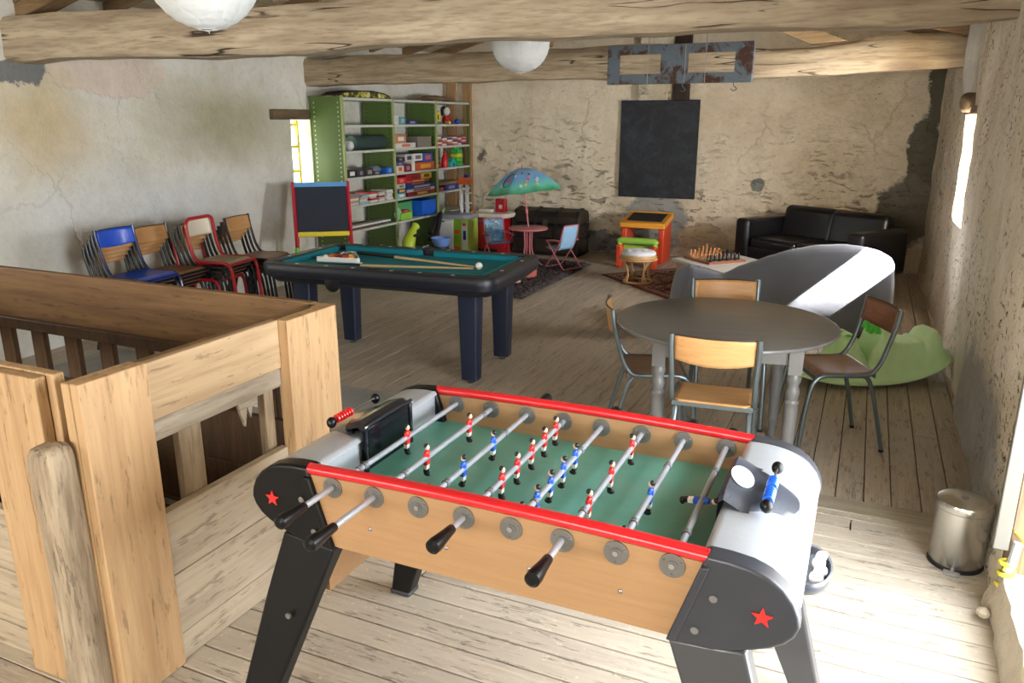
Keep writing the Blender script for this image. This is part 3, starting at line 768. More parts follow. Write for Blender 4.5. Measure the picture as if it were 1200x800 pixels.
# far side
rb_('top_rail', (-4.9, 2.43, .775), (-1.975, 2.465, 1.045), oakf, 'long top board on the far side, shade in its brown')
rb_('rail_batten', (-4.9, 2.395, .745), (-1.975, 2.43, .80), slat)
rb_('post_board', (-1.975, 2.385, 0), (-1.885, 2.465, 1.04), oak)
for k in range(12):
    x = -4.68+k*.243
    rb_('baluster', (x-.045, 2.435, 0), (x+.045, 2.465, .78), slat, bev=.003)
for z0, z1 in ((-.30, .02), (.022, .27), (.272, .52)): rb_('lower_board', (-4.9, 2.402, z0), (-1.93, 2.432, z1), slat)
# front side, left of the corner
rb_('post_board', (-2.34, 1.335, 0), (-2.083, 1.372, 1.045), oak, 'broad sawn board left of the round-edged post')
rb_('post_board', (-2.335, 1.375, 0), (-2.055, 1.41, 1.05), oak)
rb_('top_rail', (-4.9, 1.38, .80), (-2.34, 1.41, 1.03), oakf)
for z0, z1 in ((.32, .545), (.105, .317), (-.0, .10)):
    rb_('lower_board', (-4.9, 1.375, z0), (-2.335, 1.408, z1), oak2x, bev=.003)
rb_('post_board', (-4.9, 1.38, 0), (-4.86, 2.46, 1.045), oak)
# old round-edged post
mb = MB(); seg = 20; prof = []
for z, k in ((0, 1.02), (.2, 1.0), (.5, .98), (.75, .97), (.835, .96), (.862, .9), (.878, .74), (.884, .4)): prof.append((z, k))
rings = []
for z, k in prof:
    ring = []
    for a in range(seg):
        th = 2*PI*a/seg; c, s = math.cos(th), math.sin(th)
        q = 1/((abs(c)**4+abs(s)**4)**.25)
        r = .052*k*q*(1+.04*fbm((c*2, s*2, z*6), 3))
        ring.append(mb.bm.verts.new((r*c+.012*(z-.4), r*s+.008*math.sin(z*5), z)))
    rings.append(ring)
fs = [mb.bm.faces.new((A[k], A[(k+1) % seg], B[(k+1) % seg], B[k])) for A, B in zip(rings, rings[1:]) for k in range(seg)]
fs += [mb.bm.faces.new(rings[0][::-1]), mb.bm.faces.new(rings[-1])]; mb._tag(fs)
wlog = wood('weathered_post_oak', (184, 166, 140), (120, 104, 84), dash=.45, axis=2, scale=5, grain=.9, stretch=10, bump=.9, rough=.85, seed=13, crack=.8)
tag(mb.build('newel_post', wlog, loc=(-1.992, 1.29, 0), rot=(0, 0, .15), smooth=60), 'old grey round-topped wooden post in front of the railing corner', 'post')

# ------------------------------------------------------------------ foosball table
FX, FY = -.722, 1.794
fb = thing('foosball_table', 'beech foosball table with red rails, silver rounded ends and black legs', 'foosball table', (FX, FY, 0))
beech = wood('beech_panel', (174, 137, 98), (150, 114, 78), axis=0, scale=6, grain=.35, stretch=20, bump=.05, rough=.38, fine=1.5)
black = M((8, 8, 10), .36, vary=.1, spec=.3)
slate = M((50, 53, 60), .36, vary=.12, spec=.5)  # lighter copy of the black for the door end, door light in colour
blackm = M((9, 9, 11), .42, vary=.1, bump=.05, bscale=200, spec=.28)
redp = M((206, 24, 34), .35, coat=.4)
silver, st_, sb = new_mat('brushed_silver')
sn = st_.noise(st_.mapping(st_.coord(), scale=(1, 30, 1)), 12, 4)
st_.link(st_.mix(sn, lin((176, 182, 190)), lin((198, 204, 212))), sb.inputs['Base Color'])
sb.inputs['Metallic'].default_value = .45; sb.inputs['Roughness'].default_value = .36
chrome = M((190, 194, 200), .22, 1.0, vary=.03)
rodm = M((176, 184, 194), .34, .45, vary=.06)
steel = M((150, 150, 152), .35, .9)
dullst = M((122, 120, 116), .42, .6)
felt, ft_, fb_ = new_mat('green_pitch')
fc_ = ft_.coord(); fn_ = ft_.noise(ft_.mapping(fc_, scale=(.4, 2, 1)), 7, 5, .6)
fcol = ft_.mix(fn_, lin((82, 144, 130)), lin((108, 170, 152)))
fcol = ft_.mix(ft_.ramp(ft_.noise(ft_.mapping(fc_, scale=(1, 6, 1)), 26, 3, .7), [(.66, 0), (.74, 1)]), fcol, lin((120, 160, 146)))
ft_.link(fcol, fb_.inputs['Base Color']); fb_.inputs['Roughness'].default_value = .28
def arch(x): return .010*(1-(x/.5)**2)
# side panels
for s in (-1, 1):
    mb = MB(); y0, y1 = (s*.345, s*.322)
    n = 12; top = [(-.505+1.01*i/n, .872+arch(-.505+1.01*i/n)) for i in range(n+1)]
    mb.prism([(-.437, .679)]+top+[(.437, .679)] if False else [(.437, .679), (-.437, .679)]+top, 'y', y0, y1)
    mb.build('side_panel', beech, fb, bevel=.001)
    mb = MB()
    def rf(u, v, s=s):
        a = 2*PI*v; x = -.508+1.016*u
        ca, sa = math.cos(a), math.sin(a); k = 1/((abs(ca)**3.2+abs(sa)**3.2)**(1/3.2))
        return Vector((x, s*.3335+.0165*ca*k, .884+arch(x)+.012*sa*k))
    mb.grid(24, 16, rf)
    mb.tube([(-.508, s*.3335, .884), (-.5085, s*.3335, .884)], .0145, 16); mb.tube([(.508, s*.3335, .884), (.5085, s*.3335, .884)], .0145, 16)
    mb.build('top_rail', redp, fb, smooth=60)
# end caps, legs, hoods
OUT = [(.505, .893), (.55, .892), (.596, .886), (.632, .873), (.66, .853), (.682, .827), (.694, .800), (.698, .775), (.69, .752), (.672, .73), (.645, .712), (.61, .697), (.57, .684), (.53, .672)]
for sx in (-1, 1):
    for sy in (-1, 1):
        ol = [(sx*x, z) for x, z in OUT]+[(sx*.44, .672), (sx*.437, .68)]
        mb = MB().prism(ol, 'y', sy*.30, sy*.352)
        mb.build('end_plate', black if sx < 0 else slate, fb, bevel=.014, bseg=4, smooth=50)
        # raised border along the joint with the side panel
        MB().prism([(sx*.497, .868), (sx*.515, .868), (sx*.455, .676), (sx*.435, .676)], 'y', sy*.345, sy*.359).build('edge_strip', blackm if sx < 0 else slate, fb, bevel=.003)
        # leg: splayed outwards in both directions
        mb = MB(); bm = mb.bm
        def lv(x, y, z): return bm.verts.new((sx*x, sy*y, z))
        top = [lv(.437, .350, .674), lv(.60, .350, .69), lv(.60, .29, .69), lv(.437, .29, .672)]
        mid = [lv(.505, .372, .50), lv(.66, .372, .50), lv(.66, .325, .50), lv(.505, .325, .50)]
        bot = [lv(.695, .460, .012), lv(.775, .460, .012), lv(.775, .392, .012), lv(.695, .392, .012)]
        fs = []
        for A, B in ((top, mid), (mid, bot)):
            for k in range(4): fs.append(bm.faces.new((A[k], A[(k+1) % 4], B[(k+1) % 4], B[k])))
        fs += [bm.faces.new(top[::-1]), bm.faces.new(bot)]; mb._tag(fs)
        lg = mb.build('leg', blackm if sx < 0 else M((58, 60, 64), .38, vary=.08, coat=.3), fb, bevel=.008, bseg=3)  # door-end legs: black lightened, the door light put into their colour
        MB().box((sx*.735, sy*.426, .010), (.086, .074, .02)).build('foot_cap', M((60, 62, 66), .5), lg, bevel=.006)
        # star badge
        star = [(sx*.625+.023*(1 if k % 2 == 0 else .42)*math.sin(PI*k/5), .783+.023*(1 if k % 2 == 0 else .42)*math.cos(PI*k/5)) for k in range(10)]
        MB().prism(star, 'y', sy*.352, sy*.3555).build('star_badge', M((214, 40, 36), .4), fb, label='red five-pointed star')
        for x, z in ((.527, .80), (.494, .715), (.572, .463)):
            yy = .354 if z > .6 else .392
            mb = MB().cyl((sx*x, sy*yy, z), .0085, .006, 14, 'y'); mb.build('bolt', steel, fb)
    # hood: rolled silver cover between the end plates
    hp = [(.502, .889), (.55, .889), (.596, .883), (.632, .870), (.658, .850), (.679, .825), (.691, .799), (.694, .775), (.690, .74), (.683, .715)]
    hp = [Vector((x, 0, z)) for x, z in hp]; hs = smoothpath([tuple(v) for v in hp], 4)
    ring = [(v.x, v.z) for v in hs]+[(hs[-1].x-.012, hs[-1].z)]+[(v.x-.008, v.z-.010) for v in hs[::-1]]
    mb = MB().prism([(sx*a, b) for a, b in ring], 'y', -.302, .302); mb.build('hood', silver, fb, smooth=60)
    # vertical wall of the pitch end, with the goal mouth
    x = sx*.503
    mb = MB()
    mb.box2((x, -.322, .775), (x+sx*.006, -.115, .886)); mb.box2((x, .115, .775), (x+sx*.006, .322, .886)); mb.box2((x, -.115, .86), (x+sx*.006, .115, .886))
    mb.build('end_wall', silver, fb)
    MB().box2((sx*.51, -.12, .765), (sx*.60, .12, .775)).build('goal_floor', blackm, fb)
    MB().box2((sx*.50, -.30, .505), (sx*.52, .30, .69)).build('end_panel', beech, fb)
# under body and pitch
MB().box2((-.50, -.322, .775), (.50, .322, .785)).build('pitch', felt, fb)
MB().box2((-.49, -.320, .685), (.49, .320, .70)).build('base_board', beech, fb)
# pods with score beads
podL = M((24, 26, 34), .22, coat=.6)
podR = M((52, 57, 68), .42, vary=.35, bump=.2, bscale=150)
def pod(sx, mat, beadc, beads, knobmat):
    ol = [(.492, -.118), (.492, .118), (.545, .135), (.60, .13), (.648, .095), (.672, .045), (.676, 0), (.672, -.045), (.648, -.095), (.60, -.13), (.545, -.135)]
    mb = MB()
    if sx < 0: pr = [(.488, .780), (.488, .925), (.505, .935), (.53, .928), (.60, .902), (.672, .872), (.672, .80)]
    else: pr = [(.488, .790), (.488, .918), (.500, .928), (.545, .905), (.60, .897), (.66, .868), (.668, .80)]
    # side profile swept between outlines in y
    ys = [-.13, -.118, -.1, 0, .1, .118, .13]
    def P(u, v):
        yy = -.128+.256*v; i = u*(len(pr)-1); a = int(min(i, len(pr)-2)); f = i-a
        x = pr[a][0]*(1-f)+pr[a+1][0]*f; z = pr[a][1]*(1-f)+pr[a+1][1]*f
        e = 1-abs(2*v-1)**8; k = 1-.5*max(0, (x-.56)/.11)**2*(2*v-1)**2
        lim = .49+(x-.49)*math.sqrt(max(.02, 1-(2*v-1)**2*.82)) if x > .56 else x
        return Vector((sx*lim, yy, z-(.016*(1-e) if z > .86 else 0)))
    mb.grid(24, 20, P); o = mb.build('score_pod', mat, fb, smooth=55)
    if sx < 0:
        mb = MB().box2((-.487, -.105, .79), (-.484, .105, .912)); mb.build('goal_screen', M((16, 18, 24), .15), o, bevel=.001)
        mb = MB().tube(smoothpath([(-.484, -.118, .785), (-.484, -.118, .90), (-.484, -.108, .922), (-.484, .108, .922), (-.484, .118, .90), (-.484, .118, .785)], 4), .006, 8); mb.build('goal_frame', podL, o)
    else:
        MB().lathe([(0, 0), (1, 0), (1, .003), (0, .003)], (0, 0, 0), 32, 'z', Matrix.Diagonal((.030, .048, 1))).build('badge', M((226, 240, 246), .3), o, loc=(.524, .0, .9175), rot=(0, .46, 0), label='pale oval badge')
        MB().box2((.484, -.105, .79), (.487, .105, .905)).build('goal_screen', M((16, 18, 24), .15), o)
    xx = sx*.595; zz = .922 if sx < 0 else .918
    MB().tube([(xx, -.135, zz), (xx, .10, zz)], .003, 8).build('bead_rod', chrome, o)
    for y in (-.125, .095):
        MB().ball((xx, y, zz-.003), .0145, 14, (1, 1, 1.15)).build('knob', knobmat, o)
    bd = M(beadc, .3, coat=.5)
    b0 = None
    for k in range(beads):
        y = -.10+k*.0125+(0 if k < 5 else .012 if sx > 0 else 0)
        if b0 is None: b0 = MB().lathe([(.003, -.0055), (.012, -.004), (.0135, 0), (.012, .004), (.003, .0055)], (0, 0, 0), 16, 'y').build('score_bead', bd, o, loc=(xx, y, zz))
        else:
            c = b0.copy(); COL.objects.link(c); c.location = (xx, y, zz); c.parent = o
pod(-1, podL, (214, 30, 34), 6, black)
pod(1, podR, (20, 92, 206), 9, black)
# rods
RX = [-.431, -.306, -.18, -.056, .066, .191, .315, .437]
ZR = .851
men = [('r', [.01]), ('r', [-.09, .166]), ('b', [-.302, -.112, .073]), ('r', [-.135, -.037, .064, .159, .249]), ('b', [-.29, -.193, -.101, -.009, .085]), ('r', [-.165, .016, .211]), ('b', [-.30, -.057]), ('b', [-.031])]
near = {0: -.552, 1: -.602, 3: -.499, 5: -.525}
far = {2: .50, 4: .475, 6: .47, 7: .445}
skin = M((232, 196, 170), .5); hair = M((22, 20, 20), .4); white = M((232, 230, 224), .45); boot = M((18, 18, 20), .35)
shirt = {'r': M((212, 34, 38), .35, coat=.3), 'b': M((32, 88, 200), .35, coat=.3)}
fig = {}
def make_fig(k):
    mb = MB()
    mb.mat(0); mb.ball((0, 0, .006), .0105, 14, (.75, 1.0, 1.35)); mb.ball((0, 0, .014), .0098, 12, (.75, 1.15, .8)); mb.box((0, 0, -.008), (.012, .018, .026), taper=1.15)
    for s in (-1, 1): mb.tube([(0, s*.010, .016), (0, s*.0125, .006), (0, s*.010, -.008)], [.004, .0035, .003], 8)
    mb.mat(1); mb.ball((.001, 0, .031), .0075, 12, (.95, .9, 1.15))
    mb.mat(2); mb.ball((-.002, 0, .0345), .0078, 12, (.95, .98, .95))
    mb.mat(3); mb.box((0, 0, -.026), (.011, .016, .016), taper=1.1)
    mb.mat(4); mb.box((0, 0, -.039), (.011, .014, .012)); mb.ball((.003, 0, -.048), .0085, 12, (1.25, .9, .85))
    return mb.build('player_figure', [shirt[k], skin, hair, white, boot], None, bevel=.0012, bseg=2, label='%s-shirted foosball player' % ('red', 'blue')[k == 'b'])
for i, (x, (k, ys)) in enumerate(zip(RX, men)):
    a = near.get(i, -.352); b = far.get(i, .352)
    rod = MB().tube([(0, a+.03, 0), (0, b-.03, 0)], .0078, 14).build('rod', rodm, fb, loc=(x, 0, ZR))
    if i in (1, 3, 5, 2, 4, 6, 7, 0):
        pass
    sgn = None
    def handle(y, s):
        L = .098
        prof = [(.0085, 0), (.0115, .004), (.0125, .025), (.0155, .055), (.0180, .078), (.0170, .092), (.009, .098)]
        MB().lathe([(r, s*(h-L)) for r, h in prof][::1], (0, 0, 0), 18, 'y').build('handle', black, rod, loc=(0, y, 0))
    if i in near: handle(near[i], -1)
    else: MB().cyl((0, -.350, 0), .0065, .010, 12, 'y').build('rod_tip', chrome, rod)
    if i in far: handle(far[i], 1)
    # handles are drawn from the rod's grip end outward
    bumpm = M((120, 122, 126), .5, .3)
    for y in (-.205, .155, .24 if i in (3,) else .20):
        MB().lathe([(.0065, -.010), (.0105, -.008), (.0105, -.003), (.0085, 0), (.0105, .003), (.0105, .008), (.0065, .010)], (0, y, 0), 14, 'y').build('stop_ring', bumpm, rod)
        break
    MB().lathe([(.0065, -.010), (.0105, -.008), (.0105, -.003), (.0085, 0), (.0105, .003), (.0105, .008), (.0065, .010)], (0, {0: -.23, 1: .26, 2: .155, 3: .29, 4: .13, 5: .25, 6: .13, 7: .145}[i], 0), 14, 'y').build('stop_ring', bumpm, rod)
    for y in ys:
        if k not in fig: f = fig[k] = make_fig(k)
        else: f = fig[k].copy(); COL.objects.link(f)
        f.parent = rod; f.location = (0, y, 0); f.rotation_euler = (0, (-1.4 if i == 7 else (.06 if k == 'r' else -.05)), 0 if k == 'r' else PI)
        if i == 7: f.rotation_euler = (0, 1.45, 0)
    # bearings on both panels
    for s in (-1, 1):
        for yy in (.347, .319):
            mb = MB().cyl((0, s*yy, 0), .028, .004, 28, 'y')
            mb.lathe([(.012, -.005), (.012, .005), (.0, .0051)], (0, s*yy, 0), 18, 'y')
            for q in range(3):
                an = q*2*PI/3+.5; mb.ball((.021*math.cos(an), s*(yy+(.003 if yy > .33 else -.003)), .021*math.sin(an)), .003, 8)
            mb.build('bearing', dullst, fb, loc=(x, 0, ZR-.001), bevel=.0006)
mb = MB()
for x in (-.323, -.105, .111, .328):
    mb.ball((x, -.346, .757), .0055, 10, (1, .6, 1)); mb.ball((x, .346, .757), .0055, 10, (1, .6, 1))
mb.build('screw', steel, fb)
# ball return cup on the right end
cup = MB()
def cf(u, v):
    a = -PI/2+PI*u; pr = [(.0, .672), (.050, .672), (.058, .677), (.063, .700), (.061, .708), (.057, .706), (.055, .688), (.048, .681), (.0, .681)]
    i = v*(len(pr)-1); q = int(min(i, len(pr)-2)); f = i-q
    r = pr[q][0]*(1-f)+pr[q+1][0]*f; z = pr[q][1]*(1-f)+pr[q+1][1]*f
    return Vector((.690+r*math.cos(a)*.95, .03+r*math.sin(a)*1.6, z))
cup.grid(20, 16, cf); cup.build('ball_cup', M((70, 74, 84), .3, coat=.3), fb, smooth=50)
bw = M((238, 236, 228), .6, bump=.1, bscale=200)
b0 = None
for k, (x, y, lb) in enumerate(((.714, -.012, 'nearest'), (.722, .022, 'second nearest'), (.716, .056, 'middle'), (.722, .090, 'furthest'))):
    o = MB().ball((0, 0, 0), .0165, 16).build('foosball', bw, loc=(FX+x, FY+y, .698)) if b0 is None else b0.copy()
    if b0 is None: b0 = o
    else: COL.objects.link(o); o.location = (FX+x, FY+y, .698)
    tag(o, 'white cork foosball in the return cup at the right end of the table', 'ball', 'foosballs in the return cup')
# ------------------------------------------------------------------ tubular school chairs
ply = wood('chair_plywood', (206, 158, 104), (164, 114, 66), axis=1, scale=6, grain=.45, stretch=12, bump=.1, rough=.38)
plyd = wood('dark_chair_plywood', (128, 84, 56), (84, 50, 32), axis=1, scale=6, grain=.6, stretch=12, bump=.15, rough=.4)
plys = wood('worn_seat_plywood', (160, 122, 90), (112, 78, 54), axis=0, scale=6, grain=.6, stretch=12, bump=.15, rough=.32)
tube_g = M((104, 114, 116), .32, .6, vary=.08)
tube_k = M((26, 28, 34), .3, .3, vary=.1, coat=.3)
tube_r = M((176, 28, 36), .3, vary=.08, coat=.5)
tube_n = M((28, 36, 84), .3, vary=.1, coat=.3)
blue_l = M((24, 84, 210), .32, vary=.05, coat=.3)
cream_l = M((226, 218, 196), .35, vary=.05)
cream_s = M((190, 176, 150), .35, vary=.15)
def school_chair(label, tube, back, seat, kind='wood', w=.36, group=None):
    t = thing('school_chair', label, 'chair', (0, 0, 0), 0, group)
    R_ = .0125; hw = w/2
    if kind == 'round':
        side = lambda s: smoothpath([(-.185, s*(hw-.05), .80), (-.183, s*(hw-.01), .775), (-.18, s*hw, .72), (-.165, s*hw, .60), (-.14, s*hw, .50), (-.105, s*hw, .455), (-.06, s*hw, .445), (.10, s*hw, .447), (.17, s*hw, .442), (.205, s*hw, .415), (.225, s*hw, .35), (.255, s*hw, .012)], 4)
        pts = side(-1)[::-1]+side(1)
        MB().tube(pts, .0155, 10).build('frame', tube, t)
        MB().tube(smoothpath([(.205, -hw, .425), (.215, -hw+.04, .435), (.215, hw-.04, .435), (.205, hw, .425)], 4), .012, 8).build('seat_frame', tube, t)
    else:
        for s in (-1, 1):
            MB().tube(smoothpath([(-.215, s*(hw+.005), .80), (-.205, s*(hw+.005), .72), (-.175, s*hw, .60), (-.15, s*hw, .52), (-.115, s*hw, .463), (-.07, s*hw, .443), (.08, s*hw, .444), (.15, s*hw, .442), (.19, s*hw, .42), (.215, s*hw, .36), (.235, s*hw, .2), (.25, s*hw, .012)], 4), R_, 10).build('frame', tube, t)
        MB().box((.19, 0, .43), (.012, w, .02)).build('seat_frame', tube, t, bevel=.002)
    for s in (-1, 1):
        MB().tube(smoothpath([(-.03, s*(hw-.018), .438), (-.09, s*(hw-.018), .425), (-.125, s*(hw-.016), .36), (-.165, s*(hw-.012), .22), (-.215, s*(hw-.004), .012)], 4), R_*.95, 10).build('leg', tube, t)
        mb = MB(); mb.cyl((-.215, s*(hw-.004), .008), .0135, .016, 12); mb2 = MB().cyl((.25 if kind != 'round' else .255, s*hw, .008), .0145, .016, 12)
        mb.build('foot_cap', tube_k, t); mb2.build('foot_cap', tube_k, t)
    MB().box((-.128, 0, .438), (.006, w-.004, .026)).build('crossbar', tube, t, bevel=.002)
    # seat: pressed ply, front edge rolled down, back corners rounded
    def sf(u, v, dz=0):
        x = -.135+.33*u; y = (v-.5)*(w-.012)
        if x < -.09: y *= 1-.16*((-.09-x)/.045)**2
        z = .452-.010*math.sin(PI*min(1, u*1.05))*(1-(2*v-1)**2*.6)
        if u > .82: z -= .035*((u-.82)/.18)**2
        if kind == 'round' and u > .9: y *= 1-.06*((u-.9)/.1)**2
        return Vector((x, y, z))
    MB().grid(22, 14, sf).build('seat', seat, t, solid=.009, smooth=60)
    # backrest: pressed ply, curved backwards in plan
    h0, h1 = (.655, .79) if kind != 'round' else (.645, .79)
    def bf(u, v):
        y = (u-.5)*(w-.014 if kind != 'round' else w-.03); z = h0+(h1-h0)*v
        xb = -.215+(.79-z)*.16
        c = .034*(1-(2*u-1)**2)
        if kind != 'round' and v < .35: z += .018*(1-v/.35)*(2*u-1)**2
        if kind == 'round' and v > .6: y *= 1-.10*((v-.6)/.4)**2
        return Vector((xb-c+.008, y, z))
    MB().grid(20, 8, bf).build('backrest', back, t, solid=.008, smooth=60, bevel=.0)
    if kind != 'round':
        pts = [bf(i/10, 1)+Vector((0, 0, .003)) for i in range(11)]
        MB().tube(pts, .0045, 6).build('top_edge', M((50, 40, 34), .4), t)
    return t
def head(deg): return math.radians(deg)
ch = school_chair('school chair nearest the foosball table, bright orange plywood back turned to the viewer', tube_g, ply, ply)
ch.location = (-.572, 3.673, 0); ch.rotation_euler = (0, 0, head(95.0)); ch.scale = (1.0, 1.06, 1.01)
c2 = dup(ch, (-.673, 4.628, 0), head(-73.3), 'school chair on the far side of the round table, only its back showing')
c3 = school_chair('school chair left of the round table, seen from the side', tube_g, ply, plys); c3.location = (-1.00, 4.045, 0); c3.rotation_euler = (0, 0, head(20))
c4 = school_chair('grey-tubed school chair right of the round table with a dark brown plywood back', tube_g, plyd, plys)
c4.location = (-.045, 4.479, 0); c4.rotation_euler = (0, 0, head(206))

# stacks of chairs along the left wall
STK = 'stacked chairs along the left wall'
proto = {
 'blue': school_chair('x', tube_n, blue_l, blue_l, group=STK),
 'wood': school_chair('x', tube_k, ply, plys, group=STK),
 'red': school_chair('x', tube_r, cream_l, cream_s, kind='round', group=STK),
 'redw': school_chair('x', tube_r, ply, plys, kind='round', group=STK)}
used = set()
stacks = [('left-hand', (-5.08, 4.24), 5, ['wood', 'wood', 'wood', 'wood', 'blue'], 0, -1),
          ('second from left', (-5.18, 4.66), 6, ['wood', 'wood', 'wood', 'wood'], 0, -1),
          ('red-topped', (-5.02, 5.02), 9, ['redw', 'wood', 'wood', 'wood', 'red'], .0, -1),
          ('right-hand', (-5.02, 5.50), 10, ['wood', 'wood', 'wood', 'wood'], 0, -1)]
ordn = {1: 'bottom', 2: 'second from bottom', 3: 'third from bottom', 4: 'fourth from bottom', 5: 'top'}
for nm, (x, y), deg, kinds, _, _2 in stacks:
    n = len(kinds)
    for k, kd in enumerate(kinds):
        q = n-1-k; a = head(deg)
        loc = (x-(.034*q)*math.cos(a), y-(.034*q)*math.sin(a), .037*k)
        look = {'blue': 'blue laminate chair with dark tubes', 'wood': 'plywood chair with black tubes', 'red': 'red-tubed chair with cream back', 'redw': 'red-tubed chair with plywood back'}[kd]
        lab = '%s, %s of the %s stack' % (look, 'top' if q == 0 else ordn[k+1], nm)
        if kd not in used: used.add(kd); o = proto[kd]; o.location = loc; o.rotation_euler = (0, 0, a); o['label'] = lab
        else: o = dup(proto[kd], loc, a, lab)

# ------------------------------------------------------------------ round table
tg = M((128, 126, 122), .30, vary=.0)
tgm, tt, tb = new_mat('grey_painted_table')
tc = tt.coord(); tn = tt.noise(tt.mapping(tc, scale=(.25, 2.5, 1), rot=(0, 0, .2)), 8, 5, .65)
tt.link(tt.mix(tn, lin((84, 84, 84)), lin((124, 123, 121))), tb.inputs['Base Color']); tb.inputs['Roughness'].default_value = .30
tt.link(tt.bump(tn, .08, .003), tb.inputs['Normal'])
legm = M((108, 107, 105), .35, vary=.05)
rt_ = thing('round_table', 'round grey-painted table with turned legs between the four school chairs', 'table', (-.60, 4.03, 0), head(11.4))
MB().lathe([(0, .722), (.535, .722), (.553, .726), (.560, .735), (.556, .743), (.545, .747), (0, .747)], (0, 0, 0), 72).build('tabletop', tgm, rt_, smooth=30)
for s in (-1, 1):
    MB().box((0, s*.32, .672), (.58, .02, .098)).build('apron', legm, rt_, bevel=.002)
    MB().box((s*.32, 0, .672), (.02, .58, .098)).build('apron', legm, rt_, bevel=.002)
lp = [(.020, .0), (.023, .02), (.020, .06), (.026, .10), (.032, .115), (.026, .13), (.029, .15), (.033, .30), (.034, .40), (.030, .425), (.036, .435), (.036, .445), (.028, .455), (.031, .47), (.035, .49), (.031, .51), (.026, .52), (.034, .545), (.037, .56), (.033, .575), (.03, .582)]
for sx in (-1, 1):
    for sy in (-1, 1):
        mb = MB().lathe(lp, (sx*.32, sy*.32, 0), 24); mb.box((sx*.32, sy*.32, .652), (.064, .064, .14))
        mb.build('leg', legm, rt_, smooth=45)

# ------------------------------------------------------------------ pool table
pt_ = thing('pool_table', 'black and navy pool table with turquoise cloth, cues and balls on it', 'pool table', (-3.03, 4.79, 0), head(4))
navy = M((17, 21, 34), .42, vary=.1, spec=.6)
navyl = M((26, 35, 56), .42, vary=.12)
cloth, ct, cb = new_mat('turquoise_cloth')
ct.link(ct.mix(ct.noise(ct.coord(), 220, 2), lin((0, 118, 136)), lin((6, 136, 152))), cb.inputs['Base Color']); cb.inputs['Roughness'].default_value = .85
L_, W_ = .90, .51
def rrect(l, w, r, n=6):
    out = []
    for cx, cy, a0 in ((l-r, w-r, 0), (-l+r, w-r, 90), (-l+r, -w+r, 180), (l-r, -w+r, 270)):
        for k in range(n+1):
            a = math.radians(a0+90*k/n); out.append((cx+r*math.cos(a), cy+r*math.sin(a)))
    return out
def loft(mb, rings, capt=True, capb=True):
    rs = [[mb.bm.verts.new((x, y, z)) for x, y in o] for o, z in rings]
    fs = []
    for A, B in zip(rs, rs[1:]):
        n = len(A); fs += [mb.bm.faces.new((A[k], A[(k+1) % n], B[(k+1) % n], B[k])) for k in range(n)]
    if capb: fs.append(mb.bm.faces.new(rs[0][::-1]))
    if capt: fs.append(mb.bm.faces.new(rs[-1]))
    mb._tag(fs); return mb
# body: apron in two steps, rail frame open in the middle
il, iw = L_-.105, W_-.105
rings = [(rrect(L_-.14, W_-.13, .05), .632), (rrect(L_-.07, W_-.065, .08), .640), (rrect(L_-.035, W_-.035, .10), .668), (rrect(L_-.028, W_-.028, .10), .685), (rrect(L_-.004, W_-.004, .11), .692), (rrect(L_, W_, .11), .72), (rrect(L_, W_, .11), .762), (rrect(L_-.012, W_-.012, .10), .779), (rrect(il+.01, iw+.01, .02), .780), (rrect(il+.01, iw+.01, .02), .72)]
loft(MB(), rings, capt=False).build('cabinet', navy, pt_, smooth=40)
MB().box((0, 0, .725), (2*il+.02, 2*iw+.02, .03)).build('playing_surface', cloth, pt_)
# cushions with pocket gaps
def cushion(p, q, nx, ny):
    mb = MB(); p = Vector((*p, 0)); q = Vector((*q, 0)); nv = Vector((nx, ny, 0)); d = (q-p).normalized()
    sec = [(0, .7405), (0, .776), (.012, .780), (.045, .772), (.036, .7405)]
    A = [mb.bm.verts.new(p+nv*a+d*a*.6+Vector((0, 0, z))) for a, z in sec]; B = [mb.bm.verts.new(q+nv*a-d*a*.6+Vector((0, 0, z))) for a, z in sec]
    n = len(sec); fs = [mb.bm.faces.new((A[k], A[(k+1) % n], B[(k+1) % n], B[k])) for k in range(n)]+[mb.bm.faces.new(A[::-1]), mb.bm.faces.new(B)]
    mb._tag(fs); mb.build('cushion', cloth, pt_, smooth=30)
g = .055
for s in (-1, 1):
    cushion((-il+g, s*iw), (-.045, s*iw), 0, -s); cushion((.045, s*iw), (il-g, s*iw), 0, -s)
    cushion((s*il, -iw+g), (s*il, iw-g), -s, 0)
pk = M((10, 10, 14), .5)
for x in (-il+.012, 0, il-.012):
    for s in (-1, 1):
        y = s*(iw-.012 if x else iw+.008)
        MB().cyl((x, y, .7435), .042, .006, 20).build('pocket', pk, pt_)
        mb = MB(); a0 = math.atan2(s, -1 if x < 0 else (1 if x > 0 else 0))
        mb.tube([(x+.047*math.cos(a0+t*PI/10-PI/2), y+.047*math.sin(a0+t*PI/10-PI/2), .768) for t in range(11)], .014, 8)
        mb.build('pocket_liner', pk, pt_)
dm = M((220, 220, 214), .3)
rs0 = None
for x, y in [(x, s*(W_-.055)) for s in (-1, 1) for x in (-.60, -.36, -.15, .15, .36, .60)]+[(s*(L_-.055), y) for s in (-1, 1) for y in (-.2, .2)]:
    if rs0 is None: rs0 = MB().cyl((0, 0, 0), .014, .0012, 12).build('rail_sight', dm, pt_, loc=(x, y, .7805))
    else: o = rs0.copy(); COL.objects.link(o); o.location = (x, y, .7805)
